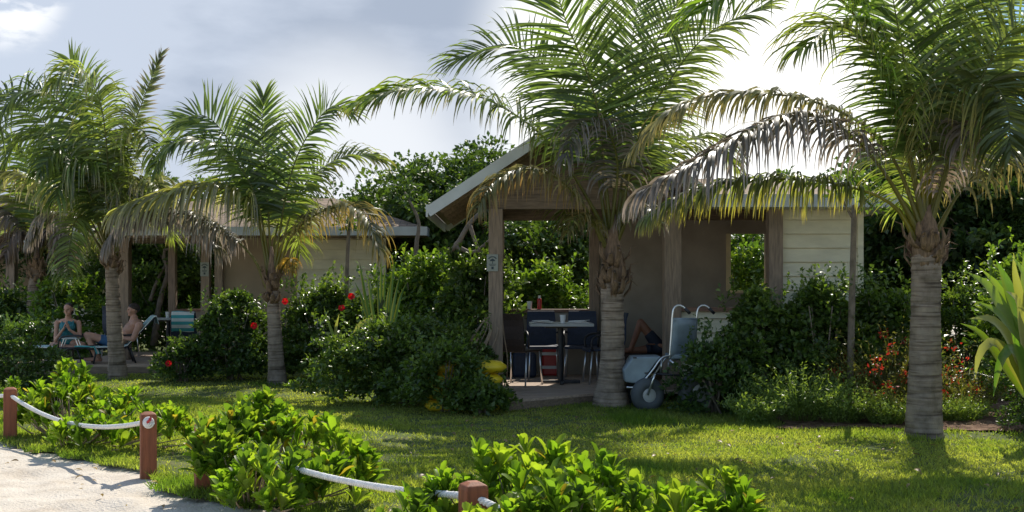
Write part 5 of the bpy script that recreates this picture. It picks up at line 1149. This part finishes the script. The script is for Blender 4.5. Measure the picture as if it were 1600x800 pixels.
# ------------------------------------------------------------------ people
def caps(mb, a, b, ra, rb, n=12):
    a = Vector([float(v) for v in a]); b = Vector([float(v) for v in b]); mb.ell(a, (ra,) * 3, n, 8); mb.ell(b, (rb,) * 3, n, 8); mb.tube([a, a.lerp(b, .35), b], [ra, ra * .55 + rb * .5, rb], n)
def body_mesh(mb, name, m, parent, vox=.009, keep=None):
    me = bpy.data.meshes.new(name); me.from_pydata([tuple(v) for v in mb.v], [], mb.f); tmp = bpy.data.objects.new('tmp_' + name, me); COL.objects.link(tmp)
    md = tmp.modifiers.new('r', 'REMESH'); md.mode = 'VOXEL'; md.voxel_size = vox
    s2 = tmp.modifiers.new('s', 'SMOOTH'); s2.factor = .5; s2.iterations = 4
    dg = bpy.context.evaluated_depsgraph_get(); ev = tmp.evaluated_get(dg); out_ = bpy.data.meshes.new_from_object(ev, depsgraph=dg)
    bpy.data.objects.remove(tmp); 
    off = wloc(parent); out_.transform(Matrix.Translation(-off))
    if keep is not None:
        bm = bmesh.new(); bm.from_mesh(out_); bmesh.ops.delete(bm, geom=[v for v in bm.verts if not keep(v.co + off)], context='VERTS'); bm.to_mesh(out_); bm.free()
    out_.polygons.foreach_set('use_smooth', [True] * len(out_.polygons)); out_.materials.clear(); out_.materials.append(m)
    o = bpy.data.objects.new(name, out_); COL.objects.link(o); o.parent = parent; return o
def head(mb, c, face, up, s=1.0):
    """skull, jaw, nose, ears, brow; face and up are unit vectors"""
    f = Vector(face).normalized(); u = Vector(up); u = (u - f * u.dot(f)).normalized(); r_ = f.cross(u); c = Vector([float(v) for v in c]); M = Matrix((r_, f, u)).transposed()
    w = lambda a, b, d: c + (r_ * a + f * b + u * d) * s
    mb.ell(w(0, -.005, .025), (.074 * s, .094 * s, .088 * s), 16, 12, M); mb.ell(w(0, .025, -.05), (.053 * s, .062 * s, .062 * s), 14, 10, M)
    mb.ell(w(0, .098, -.012), (.012 * s, .018 * s, .026 * s), 8, 6, M); mb.ell(w(0, .085, .026), (.05 * s, .014 * s, .01 * s), 10, 6, M)
    mb.ell(w(0, .082, -.052), (.024 * s, .012 * s, .008 * s), 8, 6, M); mb.ell(w(0, .072, -.088), (.022 * s, .018 * s, .018 * s), 8, 6, M)
    for sg in (-1, 1): mb.ell(w(sg * .078, -.01, -.005), (.009 * s, .018 * s, .03 * s), 8, 6, M); mb.ell(w(sg * .045, .06, -.03), (.02 * s, .02 * s, .02 * s), 8, 6, M)
    return w, M
def hand(mb, wrist, d, n, curl=.5, side=1):
    """palm and five fingers; d points along the hand, n is the back of the hand"""
    d = Vector(d).normalized(); n = Vector(n); n = (n - d * n.dot(d)).normalized(); s_ = d.cross(n) * side; w = Vector([float(v) for v in wrist])
    M = Matrix((s_, d, n)).transposed(); mb.ell(w + d * .05, (.040, .052, .017), 10, 8, M)
    for i, (o_, l) in enumerate(((-.031, .068), (-.011, .078), (.01, .072), (.029, .056))):
        p0 = w + d * .085 + s_ * o_; p1 = p0 + d * l * .45 - n * l * .18 * curl; d2 = (d - n * curl * 1.2).normalized(); p2 = p1 + d2 * l * .33; p3 = p2 + (d2 - n * curl * .6).normalized() * l * .25
        mb.tube([p0 - d * .02, p0, p1, p2, p3], [.0095, .0095, .009, .0085, .007], 8)
    p0 = w + d * .03 - s_ * .036; p1 = p0 + (d * .6 - s_ * .8).normalized() * .035; p2 = p1 + (d * .9 - s_ * .3 - n * .3 * curl).normalized() * .03; mb.tube([w + d * .02 - s_ * .015, p0, p1, p2], [.012, .012, .0105, .008], 8)
def hair(root, w, M, s=1.0, long=False, m=None):
    mb = MB(); mb.ell(w(0, -.010, .033), (.082 * s, .101 * s, .093 * s), 16, 12, M)
    if long: mb.ell(w(0, -.07, -.03), (.07 * s, .045 * s, .09 * s), 12, 10, M); mb.ell(w(0, -.105, .06), (.035 * s,) * 3, 10, 8)
    c = w(0, 0, 0); f = w(0, 1, 0) - c; u = w(0, 0, 1) - c
    f.normalize(); u.normalize()
    return body_mesh(mb, 'hair', m or M_hair, root, .008, keep=lambda v: (v - c).dot(u) > .015 * s + (v - c).dot(f) * .5 or (v - c).dot(f) < -.05 * s)
def eyes(root, w):
    mb = MB()
    for sg in (-1, 1): mb.ell(w(sg * .03, .084, .008), (.012, .006, .006), 8, 6)
    mb.build('eyes', M_hair, root)
PG2 = 'people resting in the cabanas'
# reclining man
Ym = 21.1; q = lambda a, b, dy=0: P(a, b, Ym + dy)
rt = empty('person', (X(180, Ym), Ym, DZ), 'shirtless man reclining on a lounger beside the palm trunk, facing left', 'person', PG2)
mb = MB(); pel = q(180, 536); bel = q(192, 527); chs = q(206, 514); nk = q(211, 500)
for c_, r3 in ((pel, (.14, .17, .12)), (bel, (.145, .165, .13)), (chs, (.15, .20, .15)), (q(212, 506), (.115, .21, .10))): mb.ell(c_, r3, 16, 12)
caps(mb, pel, bel, .125, .13); caps(mb, bel, chs, .13, .125); caps(mb, chs, q(209, 496), .11, .07)
w, M = head(mb, q(208, 484.5), (-.97, -.25, .02), (.16, 0, 1), 1.12)
for sg in (-1, 1):
    dy = sg * .2; sh_ = q(214, 508, dy); el = q(203, 530, sg * .28); wr = q(185, 528, sg * .14)
    caps(mb, sh_, el, .072, .052); caps(mb, el, wr, .05, .032); hand(mb, wr, Vector(q(176, 529, sg * .03)) - Vector(wr), (0, sg * .5, .8), .5, 1)
    hp = q(180, 536, sg * .09); kn_ = q(136 if sg < 0 else 144, 523, sg * .13 - .03); an = q(149 if sg < 0 else 158, 558, sg * .15 - .08)
    caps(mb, hp, kn_, .09, .062); caps(mb, kn_, an, .058, .038); toe = Vector(an) + Vector((-.19, -.03, -.03)); caps(mb, Vector(an) + Vector((.02, 0, -.04)), toe, .042, .03)
body_mesh(mb, 'body', M_skin, rt, .011); hair(rt, w, M, 1.12); eyes(rt, w)
rt_m = rt
mb = MB(); mb.ell(pel, (.165, .19, .14), 16, 12)
for sg in (-1, 1): caps(mb, q(180, 536, sg * .09), q(160, 530, sg * .11), .108, .095)
body_mesh(mb, 'swim_shorts', M_shorts, rt, .012)
turn(rt_m, 10, X(196, 21.1), 21.1)
# seated woman
Yw = 20.95; q = lambda a, b, dy=0: P(a, b, Yw + dy)
rt = empty('person', (X(106, Yw), Yw, DZ), 'woman in a teal swimsuit sitting with hands raised to her chin', 'person', PG2)
mb = MB(); pel = q(106, 533, .05); bel = q(106, 522, 0); chs = q(106, 510, -.05)
torso = [(pel, (.17, .14, .12)), (bel, (.135, .11, .12)), (chs, (.145, .11, .13)), (q(106, 502, -.05), (.18, .075, .06))]
for c_, r3 in torso: mb.ell(c_, r3, 16, 12)
for sg in (-1, 1): mb.ell(q(106 + sg * 6, 512, -.14), (.06, .055, .055), 12, 8)
caps(mb, pel, bel, .12, .11); caps(mb, bel, chs, .11, .1); caps(mb, q(106, 502, -.05), q(107, 493, -.08), .065, .054)
w, M = head(mb, q(107, 483.5, -.12), (-.08, -.98, -.15), (0, -.1, 1), 1.08)
caps(mb, q(89, 504, -.05), q(87, 531, -.12), .048, .038); caps(mb, q(87, 531, -.12), q(100, 513, -.3), .036, .024); hand(mb, q(100, 513, -.3), Vector(q(105, 497, -.26)) - Vector(q(100, 513, -.3)), (-1, -.3, .1), .4, -1)
caps(mb, q(123, 504, -.05), q(125, 526, -.18), .048, .038); caps(mb, q(125, 526, -.18), q(108, 515, -.32), .036, .024); hand(mb, q(108, 515, -.32), Vector(q(104, 500, -.28)) - Vector(q(108, 515, -.32)), (1, -.3, .1), .4, 1)
for sg in (-1, 1):
    hp = q(106 + sg * 7, 536, 0); kn_ = q(106 + sg * 24, 539, -.10); an = q(106 - sg * 5, 542, -.24); caps(mb, hp, kn_, .082, .056); caps(mb, kn_, an, .052, .034); caps(mb, an, an + np.array([-sg * .15, -.05, -.01]), .034, .026)
body_mesh(mb, 'body', M_skin, rt, .011); hair(rt, w, M, .97, True); eyes(rt, w)
mb = MB()
for c_, r3 in torso[:3]: mb.ell(c_, tuple(v + .014 for v in r3), 16, 12)
for sg in (-1, 1): mb.ell(q(106 + sg * 6, 512, -.14), (.07, .066, .064), 12, 8); mb.tube(spline([q(106 + sg * 8, 510, -.19), q(106 + sg * 9, 503, -.12), q(106 + sg * 6, 498, -.04)], 8), .014, 6)
caps(mb, pel, bel, .135, .124); caps(mb, bel, chs, .124, .114)
zc_ = q(106, 503)[2]
body_mesh(mb, 'swimsuit', M_swim, rt, .012, keep=lambda v: v.z < zc_ + .0 or abs(v.x - X(106, Yw)) > .05 and v.z < zc_ + .1)
# person lying on the day bed
Yp = 17.25; q = lambda a, b, dy=0: P(a, b, Yp + dy)
rt = empty('person', (X(1030, Yp), Yp, DZ), 'dim figure lying on the day bed with one knee raised, beyond the wheelchair', 'person', PG2)
mb = MB(); pel = q(1032, 543); bel = q(1050, 541); chs = q(1068, 532); 
for c_, r3 in ((pel, (.13, .165, .11)), (bel, (.13, .15, .11)), (chs, (.14, .18, .12))): mb.ell(c_, r3, 16, 12)
caps(mb, pel, bel, .11, .11); caps(mb, bel, chs, .11, .11); caps(mb, chs, q(1082, 521), .07, .055)
w, M = head(mb, q(1090, 510), (-.9, -.3, .3), (.3, 0, .95), 1.0)
kn_ = q(1001, 504, -.1); an = q(985, 547, -.12); caps(mb, q(1030, 543, -.09), kn_, .088, .062); caps(mb, kn_, an, .058, .038); caps(mb, an, an + np.array([-.17, 0, -.03]), .04, .028)
kn2 = q(1000, 547, .1); an2 = q(962, 549, .12); caps(mb, q(1030, 543, .09), kn2, .085, .06); caps(mb, kn2, an2, .055, .038); caps(mb, an2, an2 + np.array([-.06, 0, .14]), .04, .028)
for sg in (-1, 1):
    el = q(1052, 545, sg * .26); wr = q(1026, 538, sg * .16); caps(mb, q(1072, 530, sg * .2), el, .055, .042); caps(mb, el, wr, .04, .027); hand(mb, wr, Vector(q(1008, 537, sg * .12)) - Vector(wr), (0, 0, 1), .3, 1)
body_mesh(mb, 'body', M_skin2, rt, .011); hair(rt, w, M); eyes(rt, w)
mb = MB(); mb.ell(pel, (.16, .18, .13), 16, 12); caps(mb, q(1030, 543, -.09), q(1016, 524, -.1), .105, .088); caps(mb, q(1030, 543, .09), q(1014, 545, .1), .1, .085); body_mesh(mb, 'swim_shorts', M_navy, rt, .012)

# ------------------------------------------------------------------ beach wheelchair
Yc = 14.1; q = lambda a, b, dy=0: P(a, b, Yc + dy)
wc = empty('beach_wheelchair', (X(1045, Yc), Yc + .2, 0), 'beach wheelchair with silver frame, blue panels and fat grey balloon tyres beside the deck', 'wheelchair')
def balloon(c, r, wdt, axis_rot=0.0):
    mb = MB(); n = 30; prof = []
    for k in range(14): a = 2 * math.pi * k / 14; prof.append((r - wdt * .48 + math.cos(a) * wdt * .48, math.sin(a) * wdt * .5))
    vs = []; fs = []; Rz = Matrix.Rotation(axis_rot, 3, 'Z')
    for i in range(n):
        t = 2 * math.pi * i / n
        for (pr, py) in prof: vs.append(Vector([float(v) for v in c]) + Rz @ Vector((pr * math.cos(t), py, pr * math.sin(t))))
    for i in range(n):
        for k in range(14): fs.append((i * 14 + k, i * 14 + (k + 1) % 14, ((i + 1) % n) * 14 + (k + 1) % 14, ((i + 1) % n) * 14 + k))
    wh = mb.add(vs, fs).build('wheel', M_rubber, wc, smooth=True)
    h = MB(); cc = Vector([float(v) for v in c]); d_ = Rz @ Vector((0, 1, 0)); h.tube([cc - d_ * wdt * .42, cc - d_ * wdt * .36, cc + d_ * wdt * .36, cc + d_ * wdt * .42], [r * .28, r * .42, r * .42, r * .28], 20); h.tube([cc - d_ * wdt * .55, cc + d_ * wdt * .55], .018, 10); h.build('hub', M_tabtop, wh)
balloon(q(1012, 617, -.02), .225, .17, .25); balloon(q(992, 613, .5), .225, .17, .25)
balloon(q(1092, 607, -.1) * np.array([1, 1, 0]) + np.array([0, 0, .27]), .27, .2, .15); balloon(q(1098, 602, .6) * np.array([1, 1, 0]) + np.array([0, 0, .27]), .27, .2, .15)
mb = MB()
for dy, sx in ((0, 0), (.45, 38)):
    p = [(1046 + sx, 562), (1049 + sx, 520), (1051 + sx, 490), (1054 + sx, 480), (1061 + sx, 477), (1068 + sx, 480), (1076 + sx, 488)]
    mb.tube(spline([q(a, b, dy) for a, b in p], 26), .014, 8)
    mb.tube(spline([q(1046 + sx, 562, dy), q(1090 + sx * .3, 600, dy)], 4), .014, 8)
    mb.tube(spline([q(979 + sx * .2, 605, dy - .04), q(994 + sx * .2, 605, dy - .04), q(1003 + sx * .2, 598, dy - .04), q(1020 + sx * .2, 578, dy - .04), q(1034 + sx * .2, 559, dy - .04), q(1048 + sx * .5, 556, dy)], 22), .013, 8)
    mb.tube([q(1034 + sx * .3, 560, dy), q(1032 + sx * .3, 584, dy)], .012, 8)
mb.tube([q(1046, 562, 0), q(1084, 560, .45)], .013, 8); mb.tube([q(1050, 503, 0), q(1088, 503, .45)], .012, 8)
mb.build('frame', M_metal, wc, smooth=True)
MB().tube([q(1024, 584, -.12), q(1021, 592, -.12), q(1012, 617, -.12)], .014, 8).build('fork', M_metal, wc, smooth=True)
mb = MB(); mb.tube([q(1022, 584, -.04), q(1080, 588, -.04)], .016, 8); mb.tube([q(1022, 584, .4), q(1080, 588, .4)], .016, 8); mb.tube([q(1023, 584, -.12), q(1023, 584, .45)], .014, 8); mb.tube([q(1060, 586, -.04), q(1060, 586, .42)], .014, 8)
mb.build('undercarriage', M_black, wc, smooth=True)
for dy, sx in ((0, 0), (.45, 38)):
    MB().tube([q(1070 + sx, 481.5, dy), q(1078 + sx, 490, dy)], .021, 10).build('grip', M_black, wc, smooth=True)
# blue panels
def extr(poly, y0, y1):
    m_ = len(poly); A_ = [(X(a, Yc), y0, Z(b, Yc)) for a, b in poly]; B_ = [(x, y1, z) for x, _, z in A_]
    return MB().add(A_ + B_, [tuple(range(m_)), tuple(range(2 * m_ - 1, m_ - 1, -1))] + [(i, m_ + i, m_ + (i + 1) % m_, (i + 1) % m_) for i in range(m_)])
extr([(989, 558), (1033, 557), (1022, 570), (1000, 600), (977, 597), (974, 578)], Yc - .02, Yc + .44).build('leg_rest', M_blue, wc, bevel=.018)
mb = MB(); mb.box(tuple(q(1060, 556, .22)), (.30, .42, .06), 0, 0, 0); mb.build('seat', M_blue, wc, bevel=.02)
a0, a1 = q(1051, 500, 0), q(1088, 500, .45); b0, b1 = q(1047, 556, 0), q(1085, 556, .45); V = []
for i in range(7):
    t = i / 6
    for j in range(7):
        u = j / 6; p = (a0 * (1 - u) + a1 * u) * (1 - t) + (b0 * (1 - u) + b1 * u) * t; V.append(tuple(p + np.array([.05 * math.sin(math.pi * u), -.0, 0])))
o = MB().add(V, [(i * 7 + j, i * 7 + j + 1, (i + 1) * 7 + j + 1, (i + 1) * 7 + j) for i in range(6) for j in range(6)]).build('backrest', M_blue, wc, smooth=True); m_ = o.modifiers.new('s', 'SOLIDIFY'); m_.thickness = .02
mb = MB(); mb.tube([a0, a1], .03, 10); mb.build('head_roll', M_blue, wc, smooth=True)
for a, b in ((992, 559), (1010, 583)): MB().box(tuple(q(a, b, -.03)), (.045, .012, .018)).build('latch', M_black, wc)
# dry leaves lying on the lawn, the sand edge and the mulch
n = 520; yy = rng.uniform(7.5, 16, n); xx = (rng.uniform(0, 1640, n) - 800) / F * yy; k = lawn_d(xx, yy) > -.6; xx = xx[k]; yy = yy[k]; n = len(xx)
a = rng.random(n) * 6.28
v, f, c = leaves(np.stack([xx, yy, lawnh(xx, yy) + .022], 1), np.stack([np.cos(a), np.sin(a), rng.normal(0, .25, n)], 1), np.stack([rng.normal(0, .3, n), rng.normal(0, .3, n), np.ones(n)], 1), rng.uniform(.03, .085, n), rng.uniform(.3, .6, n), np.array([.30, .20, .10]) * rng.uniform(.5, 1.4, (n, 1)), T_LANCE)
tag(npmesh('leaf_litter', v, f, M_tree, cols=c), 'scattered dry brown leaves on the lawn and mulch', 'leaf litter', None, 'stuff')
